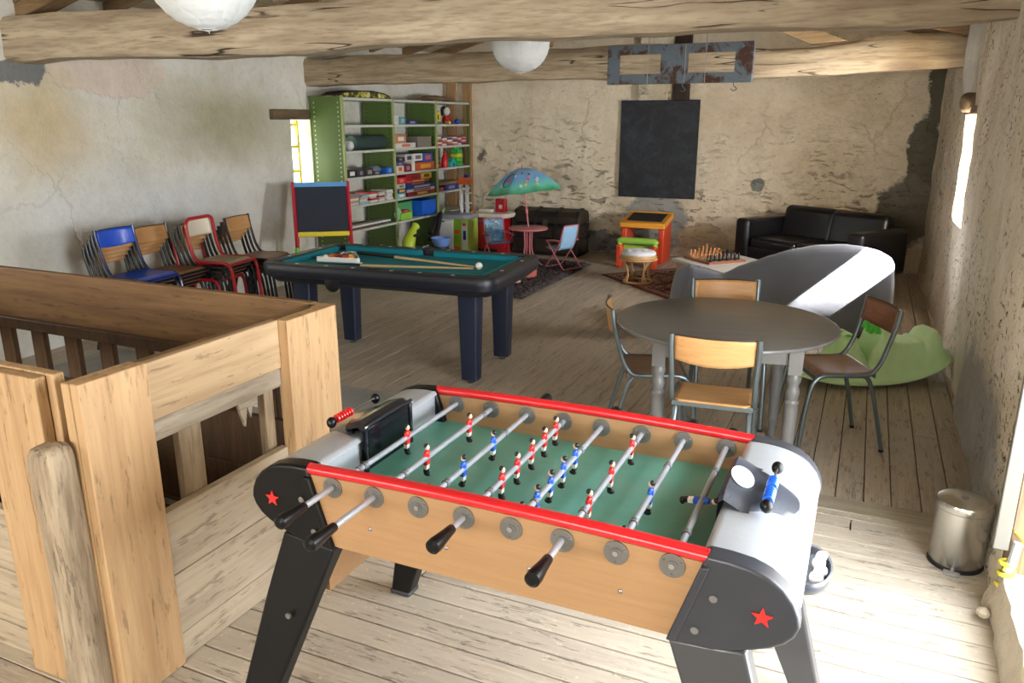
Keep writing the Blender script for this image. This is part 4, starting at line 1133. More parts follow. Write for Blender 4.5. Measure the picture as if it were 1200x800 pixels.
for sx in (-1, 1):
    for sy in (-1, 1):
        mb = MB(); m0 = rrect(.074, .062, .02, 4); m1 = rrect(.058, .05, .016, 4)
        loft(mb, [([(sx*.655+a, sy*.30+b) for a, b in m1], .03), ([(sx*.655+a*1.0, sy*.30+b) for a, b in m0], .64)])
        lg = mb.build('leg', navyl, pt_, smooth=40)
        MB().lathe([(.026, 0), (.028, .008), (.014, .014), (.012, .032)], (sx*.655, sy*.30, 0), 16).build('levelling_foot', steel, lg)
MB().lathe([(0, 0), (.052, .0), (.060, .004), (.060, .010), (0, .010)], (0, 0, 0), 28, 'y').build('ball_return', pk, pt_, loc=(-.30, -W_+.018, .665))
def pw(x, y, z):   # point on the table in world space
    a = head(4); return (-3.03+x*math.cos(a)-y*math.sin(a), 4.79+x*math.sin(a)+y*math.cos(a), z)
ZC = .74
# cues
cue_l = wood('cue_ash', (212, 186, 140), (176, 146, 100), axis=0, scale=6, grain=.3, rough=.3)
def cue(a, b, label):
    a, b = Vector(a), Vector(b); d = b-a; L = d.length
    t = thing('pool_cue', label, 'cue', a); t.rotation_euler = d.to_track_quat('X', 'Z').to_euler()
    MB().tube([(0, 0, 0), (.02, 0, 0), (L*.34, 0, 0)], [.011, .014, .0115], 12).build('butt', pk, t)
    MB().tube([(L*.34, 0, 0), (L-.012, 0, 0)], [.0115, .0065], 12).build('shaft', cue_l, t)
    MB().tube([(L-.012, 0, 0), (L, 0, 0)], [.0064, .0058], 10).build('tip', M((90, 110, 150), .6), t)
cue(pw(-.63, -.34, ZC+.015), pw(.585, -.055, ZC+.0125), 'pool cue lying nearer the front cushion, its tip by the cue ball')
cue(pw(-.54, .25, ZC+.015), pw(.565, .012, ZC+.010), 'pool cue lying across the far half of the turquoise cloth')
# triangle of balls
pc = Vector(pw(-.505, .02, ZC))
tr = thing('ball_rack', 'white plastic rack filled with pool balls at the left end of the pool table', 'ball rack', pc, head(10))
mb = MB(); A = [(.155, -.135), (-.155, -.135), (0, .15)]
def tri(sc, cx=0, cy=-.04):
    return [(cx+(x-cx)*sc, cy+(y-cy)*sc) for x, y in ((-.165, -.135), (.165, -.135), (.175, -.12), (.012, .155), (-.012, .155), (-.175, -.12))]
loft(mb, [(tri(1.0), 0), (tri(1.0), .034), (tri(.93), .036), (tri(.93), .0)], capt=False, capb=False)
mb.build('frame', M((240, 240, 238), .35), tr, smooth=20, bevel=.002)
MB().box((.172, -.135, .003), (.05, .02, .006)).build('tab', M((240, 240, 238), .35), tr, bevel=.001)
cols = [(230, 180, 30), (30, 60, 160), (206, 44, 34), (90, 40, 120), (222, 96, 36), (30, 110, 70), (120, 26, 34), (24, 24, 26), (236, 200, 60), (238, 236, 226), (210, 60, 44), (224, 110, 60), (236, 232, 220), (150, 30, 44), (232, 150, 60)]
names = ['yellow', 'blue', 'red', 'purple', 'orange', 'green', 'maroon', 'black', 'amber', 'cream', 'scarlet', 'light orange', 'ivory', 'wine-coloured', 'golden orange']
k = 0; rot = Matrix.Rotation(head(10), 3, 'Z')
order = [9, 4, 12, 13, 14, 2, 6, 9, 0, 11, 3, 7, 10, 5, 1]
k = 0
for row in range(5):
    for j in range(5-row):
        i = [12, 4, 6, 10, 14, 11, 2, 13, 8, 7, 3, 5, 9, 1, 0][k]; k += 1
        p = pc+rot @ Vector(((j-(4-row)/2)*.0515, -.108+row*.0448, .0255))
        tag(MB().ball((0, 0, 0), .0252, 20).build('pool_ball', M(cols[i], .12, coat=.6, vary=0), loc=p), '%s pool ball in the white rack' % names[i], 'ball', 'pool balls in the white rack')
tag(MB().ball((0, 0, 0), .0265, 24).build('cue_ball', M((240, 238, 226), .12, coat=.6, vary=0), loc=pw(.605, -.025, ZC+.0265)), 'white cue ball standing alone near the right end of the pool table', 'ball')

# ------------------------------------------------------------------ pedal bin
inox, it_, ib = new_mat('scuffed_stainless')
in_ = it_.noise(it_.coord(), 30, 5, .6)
it_.link(it_.mix(in_, lin((186, 185, 180)), lin((200, 199, 194))), ib.inputs['Base Color']); ib.inputs['Metallic'].default_value = .95
ib.inputs['Roughness'].default_value = .27
bn = thing('pedal_bin', 'small dull stainless steel pedal bin standing on the floor by the door frame', 'bin', (.497, 3.325, 0), head(-100))
MB().lathe([(0, .006), (.094, .006), (.099, .012), (.100, .25), (.0, .25)], seg=48).build('body', inox, bn, smooth=40)
MB().lathe([(.0, .252), (.1015, .252), (.1025, .256), (.1025, .272), (.099, .283), (.085, .291), (.04, .299), (0, .300)], seg=48).build('lid', inox, bn, smooth=40)
MB().lathe([(0, .2995), (.014, .2995), (.014, .302), (0, .302)], (.02, .0, 0), 16).build('lid_button', M((120, 118, 112), .5), bn)
mb = MB().tube([(.088, 0, .02), (.118, 0, .014)], .008, 8); mb.box((.121, 0, .010), (.03, .06, .008)); mb.build('pedal', M((150, 150, 150), .4, .5), bn, bevel=.002)
MB().lathe([(0, 0), (.102, 0), (.104, .004), (.102, .012), (0, .012)], seg=40).build('base_ring', pk, bn)
# ------------------------------------------------------------------ grey chaise longue seen from behind
ca = math.radians(22)
chs = thing('chaise_longue', 'grey fabric chaise longue with a swooping back turned to the viewer', 'sofa', (.33, 6.92, 0), ca)
greyf, gt_, gb_ = new_mat('grey_fabric')
gc = gt_.coord(); gn = gt_.noise(gc, 5, 4); gw = gt_.noise(gc, 260, 2)
gt_.link(gt_.mix(gn, lin((92, 95, 106)), lin((112, 115, 126))), gb_.inputs['Base Color']); gb_.inputs['Roughness'].default_value = .8; gb_.inputs['Sheen Weight'].default_value = .35
gt_.link(gt_.bump(gt_.math('ADD', gn, gt_.math('MULTIPLY', gw, .3)), .25, .004), gb_.inputs['Normal'])
# height of the top edge along the back, local x from -1.78 (left) to 0 (right)
TP = [(-1.80, .38), (-1.795, .50), (-1.775, .575), (-1.74, .608), (-1.68, .617), (-1.6, .587), (-1.5, .556), (-1.41, .535), (-1.36, .56), (-1.27, .607), (-1.16, .645), (-1.03, .692), (-.87, .742), (-.67, .776), (-.48, .783), (-.34, .77), (-.2, .737), (-.07, .676), (0, .612), (.03, .52)]
def tz(x):
    for (a, za), (b, zb) in zip(TP, TP[1:]):
        if x <= b:
            t = max(0, (x-a)/(b-a)); return za+(zb-za)*(t*t*(3-2*t)*.35+t*.65)
    return TP[-1][1]
def backf(u, v):
    # u along plan path (left end wraps, long back, right end wraps), v over the section
    s = u
    if s < .08:  # left wrap
        t = s/.08; x = -1.78+.06*(1-math.cos(t*PI/2)); n = .22*(1-t)**1.0; y = n
        x = -1.78+.07*t**1.5; 
    elif s > .80:
        t = (s-.80)/.20; x = -.10+.13*math.sin(t*PI/2); y = .55*(1-math.cos(t*PI/2)) if t < 1 else .55; y = .60*t**1.7
    else:
        t = (s-.08)/.72; x = -1.71+1.61*t; y = 0
    top = tz(min(.0, x)) if s <= .80 else tz(-.10)-(.705-.56)*((s-.80)/.2)**1.2
    th = .13
    # section: outer face up, rounded top, inner face down
    if v < .5:
        q = v/.5; z = .04+(top-.06-.04)*q; off = -.035*math.sin(PI*q)
    elif v < .75:
        q = (v-.5)/.25; z = top-.06+.06*math.sin(q*PI); off = .065*(1-math.cos(q*PI))
    else:
        q = (v-.75)/.25; z = top-.06-(top-.06-.25)*q; off = th
    # outward normal in plan
    if s < .08: nx, ny = 1, .3
    elif s > .80:
        t = (s-.80)/.20; a = t*PI/2*.9; nx, ny = -math.sin(a), math.cos(a)
    else: nx, ny = 0, 1
    l = math.hypot(nx, ny)
    return Vector((x+off*nx/l, y+off*ny/l, z))
MB().grid(80, 24, backf).build('backrest', greyf, chs, smooth=70, solid=.01)
mb = MB(); loft(mb, [([(-1.70, .10), (-.14, .10), (-.04, .42), (-.06, .72), (-1.72, .72)], .06), ([(-1.70, .10), (-.14, .10), (-.04, .42), (-.06, .72), (-1.72, .72)], .26)])
mb.build('base', greyf, chs, bevel=.03, bseg=3)
mb = MB(); loft(mb, [([(-1.66, .12), (-.18, .12), (-.10, .42), (-.12, .74), (-1.70, .74)], .262), ([(-1.66, .12), (-.18, .12), (-.10, .42), (-.12, .74), (-1.70, .74)], .37)])
mb.build('seat_cushion', greyf, chs, bevel=.04, bseg=4)
for x, y in ((-1.62, .12), (-.2, .14), (-1.62, .66), (-.2, .66)): MB().cyl((x, y, .03), .022, .06, 12).build('leg', tube_k, chs)

# ------------------------------------------------------------------ green rocking toy
gr = thing('rocking_toy', 'pale green plastic three-seat rocking toy on the floor behind the right chair', 'rocker toy', (.045, 5.72, 0), head(27))
gpl = M((204, 238, 180), .62, vary=.08, name='pale_green_plastic')
gbr = M((84, 200, 54), .4)
HP = [(-.66, .0), (-.62, .03), (-.56, .22), (-.50, .27), (-.44, .25), (-.38, .12), (-.28, .07), (-.18, .10), (-.12, .25), (-.06, .27), (-.01, .17), (.04, .12), (.08, .20), (.12, .31), (.17, .29), (.22, .21), (.34, .185), (.42, .185), (.46, .225), (.51, .225), (.55, .17), (.59, .07), (.63, .02), (.66, .0)]
def hp(x):
    for (a, za), (b, zb) in zip(HP, HP[1:]):
        if x <= b: t = max(0, (x-a)/(b-a)); return za+(zb-za)*t*t*(3-2*t)
    return 0
def lipz(x): return .035+.42*max(0, abs(x)-.02)**2.0*.78
def halfw(x): return .235*(max(0, 1-(abs(x)/.665)**3.2))**.5+.002
def rock(u, v):
    x = -.665+1.33*u; w = halfw(x); a = 2*v-1
    lz = lipz(x)
    if abs(a) > .86:
        q = (1-abs(a))/.14; y = w*(1-.02*q); z = lz+.012*q
        y = w*math.copysign(1, a)*(1-.10*q)
    else:
        b = a/.86; k = (1-abs(b)**2.6); y = w*.90*b
        seat = 1-.35*(1-abs(b))*(1 if hp(x) < .14 else .0)
        rib = .006*math.sin(x*130) if ((hp(x) < .14 or .25 < x < .43) and abs(b) < .75 and abs(x) < .5) else 0
        z = lz+.012+hp(x)*min(1, k*1.25)*seat+.02*k+rib
    return Vector((x, y, z))
MB().grid(110, 40, rock).build('body', gpl, gr, smooth=70)
def hull(u, v):
    x = -.66+1.32*u; w = halfw(x)*.97; a = 2*v-1; lz = lipz(x)
    zb = .42*x*x*.72
    return Vector((x, w*a, zb+.0+(lz-zb)*abs(a)**3))
MB().grid(60, 20, hull).build('hull', gpl, gr, smooth=70)
mb = MB(); 
pts = []
for i in range(60):
    t = i/60*2*PI; x = .662*math.cos(t); x = math.copysign(abs(x)**1.0, x); pts.append((x, halfw(x)*math.copysign(1, math.sin(t)) if abs(math.sin(t)) > 1e-6 else 0, lipz(x)))
mb.tube(pts, .011, 8, closed=True).build('rim', gpl, gr)
for x, z in ((-.09, .33), (.085, .40)):
    for s in (-1, 1):
        MB().tube(smoothpath([(x, s*.015, z-.06), (x, s*.05, z-.01), (x+.01, s*.085, z-.02), (x+.01, s*.10, z-.05)], 4), .018, 10).build('handle', gbr, gr)
MB().box((-.60, -.03, .16), (.06, .09, .05)).build('side_clip', gbr, gr, bevel=.008)

# ------------------------------------------------------------------ black leather sofa
leather = M((15, 14, 17), .33, vary=.25, bump=.12, bscale=60, name='black_leather')
sf_ = thing('leather_sofa', 'black leather two-seat sofa set askew in the far right corner', 'sofa', (-1.37, 9.38, 0), head(-34))
SW, SD = 1.66, .84
def soft(mb, c, size, r=.05):
    mb.box(c, size); return mb
for x, nm in ((.09, 'armrest'), (SW-.09, 'armrest')):
    MB().box((x, .40, .42), (.19, .80, .48)).build(nm, leather, sf_, bevel=.045, bseg=4)
MB().box((SW/2, .42, .26), (SW-.34, .78, .20)).build('seat_base', leather, sf_, bevel=.03, bseg=3)
for k in range(2):
    x = .19+(SW-.38)*(.25+.5*k)
    def cf2(u, v, x=x):
        return None
    MB().box((x, .36, .39), ((SW-.38)/2-.006, .66, .15)).build('seat_cushion', leather, sf_, bevel=.05, bseg=4)
    mb = MB(); mb.box((0, 0, 0), ((SW-.34)/2+.05, .20, .44)); 
    o = mb.build('back_cushion', leather, sf_, loc=(x, .70, .57), rot=(-.18, 0, 0), bevel=.075, bseg=5)
MB().box((SW/2, .78, .42), (SW-.2, .10, .52)).build('back_frame', leather, sf_, bevel=.03, bseg=3)
for x in (.08, SW-.08):
    for y in (.06, .74): MB().cyl((x, y, .095), .013, .19, 12).build('leg', chrome, sf_)

# ------------------------------------------------------------------ coffee table and chess set
ctab = wood('pine_table_top', (196, 164, 124), (150, 114, 78), axis=0, scale=5, grain=.5, rough=.35)
cf = thing('coffee_table', 'low pale wooden coffee table carrying a chess set, behind the grey chaise', 'coffee table', (-1.10, 8.08, 0), head(-43.6))
MB().box((0, 0, .315), (1.26, .80, .03)).build('tabletop', M((200, 196, 188), .35), cf, bevel=.004)
MB().box((0, 0, .28), (1.2, .74, .05)).build('apron', ctab, cf)
for sx in (-1, 1):
    for sy in (-1, 1): MB().box((sx*.57, sy*.34, .14), (.05, .05, .28)).build('leg', ctab, cf, bevel=.004)
board_w = wood('chess_board_wood', (150, 84, 52), (110, 56, 34), axis=0, scale=6, rough=.3)
cba = head(-43.6+0); cbc = Vector((-1.40, 8.30, .33))
cbt = thing('chess_board', 'reddish wooden chess board lying on the coffee table', 'chess board', cbc, cba)
MB().box((0, 0, .010), (.46, .46, .02)).build('frame', board_w, cbt, bevel=.002)
mb = MB()
for i in range(8):
    for j in range(8):
        mb.mat((i+j) % 2); mb.box((-.175+.05*i, -.175+.05*j, .0208), (.0495, .0495, .0012))
mb.build('squares', [M((206, 172, 124), .3), M((104, 58, 36), .3)], cbt, smooth=0)
lightp = M((176, 118, 72), .3, coat=.3, vary=.15); darkp = M((22, 20, 24), .25, coat=.3)
CP = {'pawn': [(.0, 0), (.014, 0), (.014, .006), (.009, .012), (.006, .03), (.009, .034), (.005, .036), (.009, .042), (.009, .05), (.004, .055), (0, .056)],
      'rook': [(0, 0), (.017, 0), (.017, .008), (.011, .014), (.009, .05), (.014, .055), (.014, .068), (0, .066)],
      'knight': [(0, 0), (.017, 0), (.017, .008), (.010, .014), (.012, .035), (.014, .055), (.009, .07), (0, .074)],
      'bishop': [(0, 0), (.017, 0), (.017, .008), (.010, .014), (.007, .05), (.011, .054), (.007, .058), (.011, .068), (.006, .082), (.002, .086), (.004, .09), (0, .092)],
      'queen': [(0, 0), (.019, 0), (.019, .009), (.011, .016), (.008, .065), (.012, .07), (.008, .074), (.014, .094), (.008, .096), (.004, .102), (0, .104)],
      'king': [(0, 0), (.020, 0), (.020, .009), (.012, .016), (.009, .072), (.013, .078), (.009, .082), (.015, .10), (.006, .106), (.003, .112), (.006, .116), (.003, .124), (0, .126)]}
Rc = rotz(cba); base = {}
back = ['rook', 'knight', 'bishop', 'queen', 'king', 'bishop', 'knight', 'rook']
for side, mt, word, rx0, dx in (('l', lightp, 'light brown', -.175, .05), ('d', darkp, 'black', .175, -.05)):
    for j in range(8):
        for rank, kind in ((0, back[j]), (1, 'pawn')):
            key = (side, kind)
            p = cbc+Rc @ Vector((rx0+dx*rank, -.175+.05*j, .0215))
            if key in base: o = base[key].copy(); COL.objects.link(o); o.location = p
            else: o = base[key] = MB().lathe(CP[kind], seg=14).build('chess_piece', mt, loc=p)
            nth = '' if kind in ('king', 'queen') else (', %s from the left in its row' % ['first', 'second', 'third', 'fourth', 'fifth', 'sixth', 'seventh', 'eighth'][j])
            tag(o, '%s chess %s on the board%s' % (word, kind, nth), 'chess piece', '%s chess pieces' % word)

# ------------------------------------------------------------------ rugs
shag, sht, shb = new_mat('dark_shag')
sht.link(sht.mix(sht.ramp(sht.noise(sht.coord(), 34, 4, .8), [(.42, 0), (.6, 1)]), lin((20, 16, 18)), lin((96, 86, 86))), shb.inputs['Base Color']); shb.inputs['Roughness'].default_value = 1
mb = MB()
def rugf(u, v):
    x = -4.38+1.31*u; y = 7.06+2.18*v
    e = min(u, 1-u, v, 1-v)
    h = .006+(.022+.012*fbm((x*40, y*40, 1), 2)+.02*R.random())*min(1, e*25)
    return Vector((x+.012*(R.random()-.5), y+.012*(R.random()-.5)+.02*fbm((x*3, 0, 5), 2), h))
mb.grid(110, 180, rugf); mb.box2((-4.36, 7.08, .001), (-3.09, 9.22, .006))
tag(mb.build('shag_rug', shag, smooth=180), 'dark brown shaggy rug under the children\'s parasol table', 'rug')
rugm, rmt, rmb = new_mat('persian_rug')
rc_ = rmt.coord(); sx_, sy_, sz_ = rmt.sep(rc_)
wv = rmt.voronoi(rc_, 16, 'F1', 'Distance'); ck = rmt.ramp(wv, [(.25, 0), (.3, 1), (.5, 1), (.55, 0)])
colr = rmt.mix(ck, lin((122, 34, 34)), lin((206, 180, 150)))
colr = rmt.mix(rmt.ramp(rmt.voronoi(rc_, 7, 'F1'), [(.2, 1), (.26, 0)]), colr, lin((40, 40, 66)))
edge = rmt.math('MAXIMUM', rmt.math('GREATER_THAN', rmt.math('ABSOLUTE', sx_), .80), rmt.math('GREATER_THAN', rmt.math('ABSOLUTE', sy_), .50))
edge2 = rmt.math('MAXIMUM', rmt.math('GREATER_THAN', rmt.math('ABSOLUTE', sx_), .87), rmt.math('GREATER_THAN', rmt.math('ABSOLUTE', sy_), .57))
colr = rmt.mix(edge, colr, rmt.mix(ck, lin((196, 176, 150)), lin((150, 90, 80))))
colr = rmt.mix(edge2, colr, lin((128, 30, 34)))
colr = rmt.mix(.45, colr, lin((70, 34, 32)))
rmt.link(colr, rmb.inputs['Base Color']); rmb.inputs['Roughness'].default_value = .95
tag(MB().box((0, 0, .006), (1.84, 1.22, .010)).build('patterned_rug', rugm, loc=(-1.66, 8.45, 0), rot=(0, 0, head(-43.6)), bevel=.003), 'red and cream patterned rug under the coffee table and the rattan stool', 'rug')

# ------------------------------------------------------------------ rattan stool
rat = M((200, 158, 104), .4, vary=.2, coat=.2, name='rattan')
ts = thing('rattan_stool', 'round rattan footstool with a buttoned white cushion on the patterned rug', 'stool', (-2.235, 8.36, .0115))
def circ(r, z, n=28, c=(0, 0)): return [(c[0]+r*math.cos(2*PI*k/n), c[1]+r*math.sin(2*PI*k/n), z) for k in range(n)]
for r, z, q in ((.195, .285, .012), (.205, .265, .010), (.185, .30, .010)): MB().tube(circ(r, z), q, 8, closed=True).build('seat_hoop', rat, ts)
MB().tube(circ(.155, .012), .012, 8, closed=True).build('base_hoop', rat, ts)
for k in range(4):
    a = PI/4+k*PI/2
    mb = MB()
    for off in (-.13, 0, .13):
        mb.tube(smoothpath([(.20*math.cos(a+off*1.6), .20*math.sin(a+off*1.6), .265), (.155*math.cos(a+off*.7), .155*math.sin(a+off*.7), .19), (.125*math.cos(a+off*.4), .125*math.sin(a+off*.4), .11), (.155*math.cos(a+off*1.5), .155*math.sin(a+off*1.5), .015)], 5), .008, 8)
    mb.build('leg', rat, ts)
def cush(u, v):
    a = 2*PI*u; th = PI*v; r = .192*math.sin(th)**.7 if 0 < v < 1 else 0; z = .325-.045*math.cos(th)
    if z > .325:
        for bx, by in [(0, 0)]+[(.10*math.cos(q*PI/3), .10*math.sin(q*PI/3)) for q in range(6)]:
            dd = math.hypot(r*math.cos(a)-bx, r*math.sin(a)-by); z -= .022*math.exp(-(dd/.022)**2)
    return Vector((r*math.cos(a), r*math.sin(a), z))
MB().grid(48, 28, cush, closed_u=True).build('cushion', M((222, 222, 226), .9, bump=.2, bscale=60), ts, smooth=80)

# ------------------------------------------------------------------ child's desk and bench
org = M((208, 66, 30), .38, vary=.08, coat=.2); amb = M((232, 156, 44), .38, coat=.2); lime = M((150, 196, 74), .4, coat=.2)
dk = thing('childs_desk', 'orange and amber plastic child\'s desk with a slanted slate top against the back wall', 'desk', (-2.53, 9.80, 0)); dk.scale = (.80, 1, 1)
for s in (-1, 1):
    MB().prism([(-.20, 0), (.20, 0), (.20, .50), (-.20, .44)], 'x', s*.30-.045, s*.30+.045).build('side_leg', org, dk, bevel=.02, bseg=3)
mb = MB().prism([(-.24, .445), (.24, .535), (.24, .605), (-.24, .515)], 'x', -.36, .36); mb.build('top_frame', amb, dk, bevel=.012, bseg=3)
mb = MB().prism([(-.17, .5285), (.17, .5925), (.17, .5965), (-.17, .5325)], 'x', -.28, .28); mb.build('slate', M((44, 44, 46), .5), dk)
MB().box((0, .22, .585), (.72, .04, .05)).build('pen_tray', amb, dk, bevel=.01)
bn2 = thing('childs_bench', 'orange child\'s bench with a lime green rounded top bar in front of the desk', 'bench', (-2.50, 9.27, 0)); bn2.scale = (.84, 1, 1)
for s in (-1, 1): MB().box((s*.255, 0, .14), (.085, .16, .28)).build('side_leg', org, bn2, bevel=.02, bseg=3)
mb = MB().tube(smoothpath([(-.26, 0, .26), (-.26, 0, .30), (-.235, 0, .325), (.235, 0, .325), (.26, 0, .30), (.26, 0, .26)], 5), .042, 12); mb.build('top_bar', lime, bn2)
MB().box((0, .05, .22), (.44, .03, .10)).build('seat_panel', lime, bn2, bevel=.008)

# ------------------------------------------------------------------ trunk
tw = wood('blackened_trunk', (40, 34, 30), (18, 15, 14), axis=0, scale=5, grain=.7, rough=.55, bump=.5, grey=(58, 48, 36))
tk = thing('travel_trunk', 'old black domed travel trunk against the back wall behind the parasol', 'trunk', (-3.86, 9.84, 0))
TW = .93; TD = .42
MB().box((0, 0, .215), (TW, TD, .41)).build('body', tw, tk, bevel=.006)
mb = MB().prism([(-TD/2-.005, .43), (TD/2+.005, .43), (TD/2+.005, .52), (TD/2-.05, .585), (0, .62), (-TD/2+.05, .585), (-TD/2-.005, .52)], 'x', -TW/2-.005, TW/2+.005); mb.build('lid', tw, tk, bevel=.01, bseg=3)
for x in (-.44, -.15, .15, .44):
    mb = MB().prism([(-TD/2-.014, .02), (-TD/2, .02), (-TD/2, .50), (0, .615), (TD/2, .52), (TD/2+.01, .53), (0, .632), (-TD/2+.045, .597), (-TD/2-.014, .525)], 'x', x-.022, x+.022); mb.build('wooden_slat', M((28, 24, 22), .5), tk)
for z in (.04, .24, .40): MB().box((0, 0, z), (TW+.016, TD+.016, .03)).build('metal_band', M((34, 32, 34), .4, .5), tk)
MB().box((0, -TD/2-.016, .43), (.07, .012, .10)).build('lock_plate', M((90, 84, 70), .4, .7), tk)
MB().tube(smoothpath([(TW/2+.006, -.07, .33), (TW/2+.03, -.06, .30), (TW/2+.03, .06, .30), (TW/2+.006, .07, .33)], 4), .010, 8).build('handle', M((50, 36, 26), .6), tk)

# ------------------------------------------------------------------ children's parasol table and chairs
pkm = M((196, 112, 116), .45, vary=.08, name='faded_pink_metal')
kt = thing('childs_table', 'small round faded pink metal children\'s table with a parasol through its middle', 'table', (-3.66, 8.58, .03))
MB().lathe([(0, .462), (.225, .462), (.236, .468), (.236, .482), (.228, .487), (0, .487)], seg=40).build('tabletop', pkm, kt)
for k in range(4):
    a = PI/4+k*PI/2; c, s = math.cos(a), math.sin(a)
    MB().tube(smoothpath([(.05*c, .05*s, .462), (.045*c, .045*s, .25), (.08*c, .08*s, .12), (.19*c, .19*s, .006)], 5), .010, 8).build('leg', pkm, kt)
pr_ = thing('childs_parasol', 'blue and green printed children\'s parasol over the pink table', 'parasol', (-3.66, 8.58, .53)); pr_.rotation_euler = (0, math.radians(-7), 0)
pbase = M((200, 110, 114), .45)
MB().tube([(0, 0, -.02), (0, 0, .70)], .009, 10).build('pole', pbase, pr_)
MB().lathe([(.009, .15), (.016, .16), (.016, .20), (.009, .21)], seg=12).build('joint', pbase, pr_)
cnm, cnt, cnb = new_mat('parasol_print')
cc = cnt.coord(); cx_, cy_, cz_ = cnt.sep(cc)
hgt = cnt.math('ADD', cz_, cnt.math('MULTIPLY', cnt.noise(cc, 6, 3), .12))
cb_ = cnt.ramp(cnt.math('MULTIPLY', cnt.math('SUBTRACT', hgt, .43), 3.2), [(.12, lin((60, 140, 92))), (.36, lin((110, 200, 176))), (.62, lin((120, 176, 224))), (1, lin((150, 190, 230)))])
cnt.link(cb_, cnb.inputs['Base Color']); cnb.inputs['Roughness'].default_value = .6
NP = 8; RC = .475
def canopy(u, v):
    a = 2*PI*u; seg = (u*NP) % 1; sc = 1-.045*(1-(2*seg-1)**2)*0+(-.055*math.sin(PI*seg))*v
    r = RC*v*(1+sc*0-.055*math.sin(PI*seg)*v*1.2)
    z = .685-.27*v**1.8-.0*seg-.012*math.sin(PI*seg)*v
    return Vector((r*math.cos(a), r*math.sin(a), z))
cp = MB().grid(96, 14, canopy, closed_u=True).build('canopy', cnm, pr_, smooth=40)
for k in range(NP):
    MB().tube([canopy(k/NP, i/8)-Vector((0, 0, .006)) for i in range(9)], .004, 5).build('rib', pbase, pr_)
MB().tube([(0, 0, .68), (0, 0, .725)], [.008, .004], 8).build('finial', M((190, 50, 50), .4), pr_)
# generic printed rings and flowers on two panels
def onc(a, v, lift=.004):
    return canopy(a/(2*PI) % 1, v)+Vector((math.cos(a)*lift, math.sin(a)*lift, lift))
mb = MB(); mb.tube([onc(-1.75+.21*math.cos(t*2*PI/24), .62+.20*math.sin(t*2*PI/24)) for t in range(24)], .0035, 4, closed=True); mb.build('printed_ring', M((30, 70, 90), .6), cp)
fl = {(232, 110, 110): [(-1.75, .60), (-1.82, .66), (-1.68, .66), (-.98, .66)], (240, 220, 120): [(-1.98, .78), (-1.1, .8), (-.75, .82)], (240, 240, 236): [(-1.5, .52), (-.6, .66), (-.7, .72), (-1.25, .82)], (40, 60, 110): [(-.85, .5), (-1.2, .42)], (240, 170, 190): [(-.92, .58), (-1.04, .72)]}
for c, l in fl.items():
    for a, v in l:
        mb = MB(); p = onc(a, v, .003); cs5 = []
        for q in range(20): 
            rr = .022 if q % 4 in (1, 2) else .012; t5 = q*2*PI/20
            cs5.append(onc(a+rr*math.cos(t5)*2.6, v+rr*math.sin(t5)*2.2, .0045))
        vv = [mb.bm.verts.new(x) for x in cs5]; c5 = mb.bm.verts.new(onc(a, v, .006))
        mb._tag([mb.bm.faces.new((c5, vv[k], vv[(k+1) % 20])) for k in range(20)])
        mb.build('printed_flower', M(c, .6), cp)
sky_c = M((150, 190, 224), .7, vary=.12)
def kid_chair(label, loc, rz, panel):
    t = thing('childs_chair', label, 'chair', loc, rz, 'folding children\'s chairs')
    for s in (-1, 1):
        MB().tube(smoothpath([(.15, s*.14, .012), (.05, s*.14, .14), (-.07, s*.14, .30), (-.13, s*.13, .50), (-.135, s*.11, .525)], 4), .008, 8).build('frame', pkm, t)
        MB().tube([(-.16, s*.155, .012), (.00, s*.155, .20), (.11, s*.155, .335)], .008, 8).build('leg', pkm, t)
        MB().tube(smoothpath([(-.11, s*.15, .345), (.0, s*.158, .35), (.12, s*.158, .335)], 4), .012, 8).build('armrest', pkm, t)
    MB().tube([(.15, -.14, .012), (.15, .14, .012)], .007, 8).build('floor_bar', pkm, t)
    MB().tube([(-.16, -.155, .012), (-.16, .155, .012)], .007, 8).build('floor_bar', pkm, t)
    MB().tube([(-.135, -.11, .525), (-.135, .11, .525)], .008, 8).build('top_bar', pkm, t)
    def bk(u, v): return Vector((-.055-.075*v-.01*math.sin(PI*v)-.012*math.sin(PI*u), -.125+.25*u*(1), .24+.28*v))
    MB().grid(8, 10, bk).build('back_sling', panel, t, solid=.004)
    MB().grid(8, 8, lambda u, v: Vector((-.05+.21*v, -.125+.25*u, .235+.02*v-.02*math.sin(PI*v)))).build('seat_sling', panel, t, solid=.004)
    return t
pan2, p2t, p2b = new_mat('printed_sling')
p2t.link(p2t.ramp(p2t.noise(p2t.coord(), 14, 3), [(.3, lin((70, 120, 180))), (.5, lin((120, 170, 210))), (.58, lin((60, 90, 80))), (.7, lin((150, 190, 220)))]), p2b.inputs['Base Color'])
kid_chair('pale blue sling children\'s chair right of the pink table, its back to the viewer', (-3.27, 8.72, .03), head(158), sky_c)
kid_chair('patterned blue children\'s chair left of the pink table, before the red play kitchen', (-4.20, 8.86, .03), head(-40), pan2)

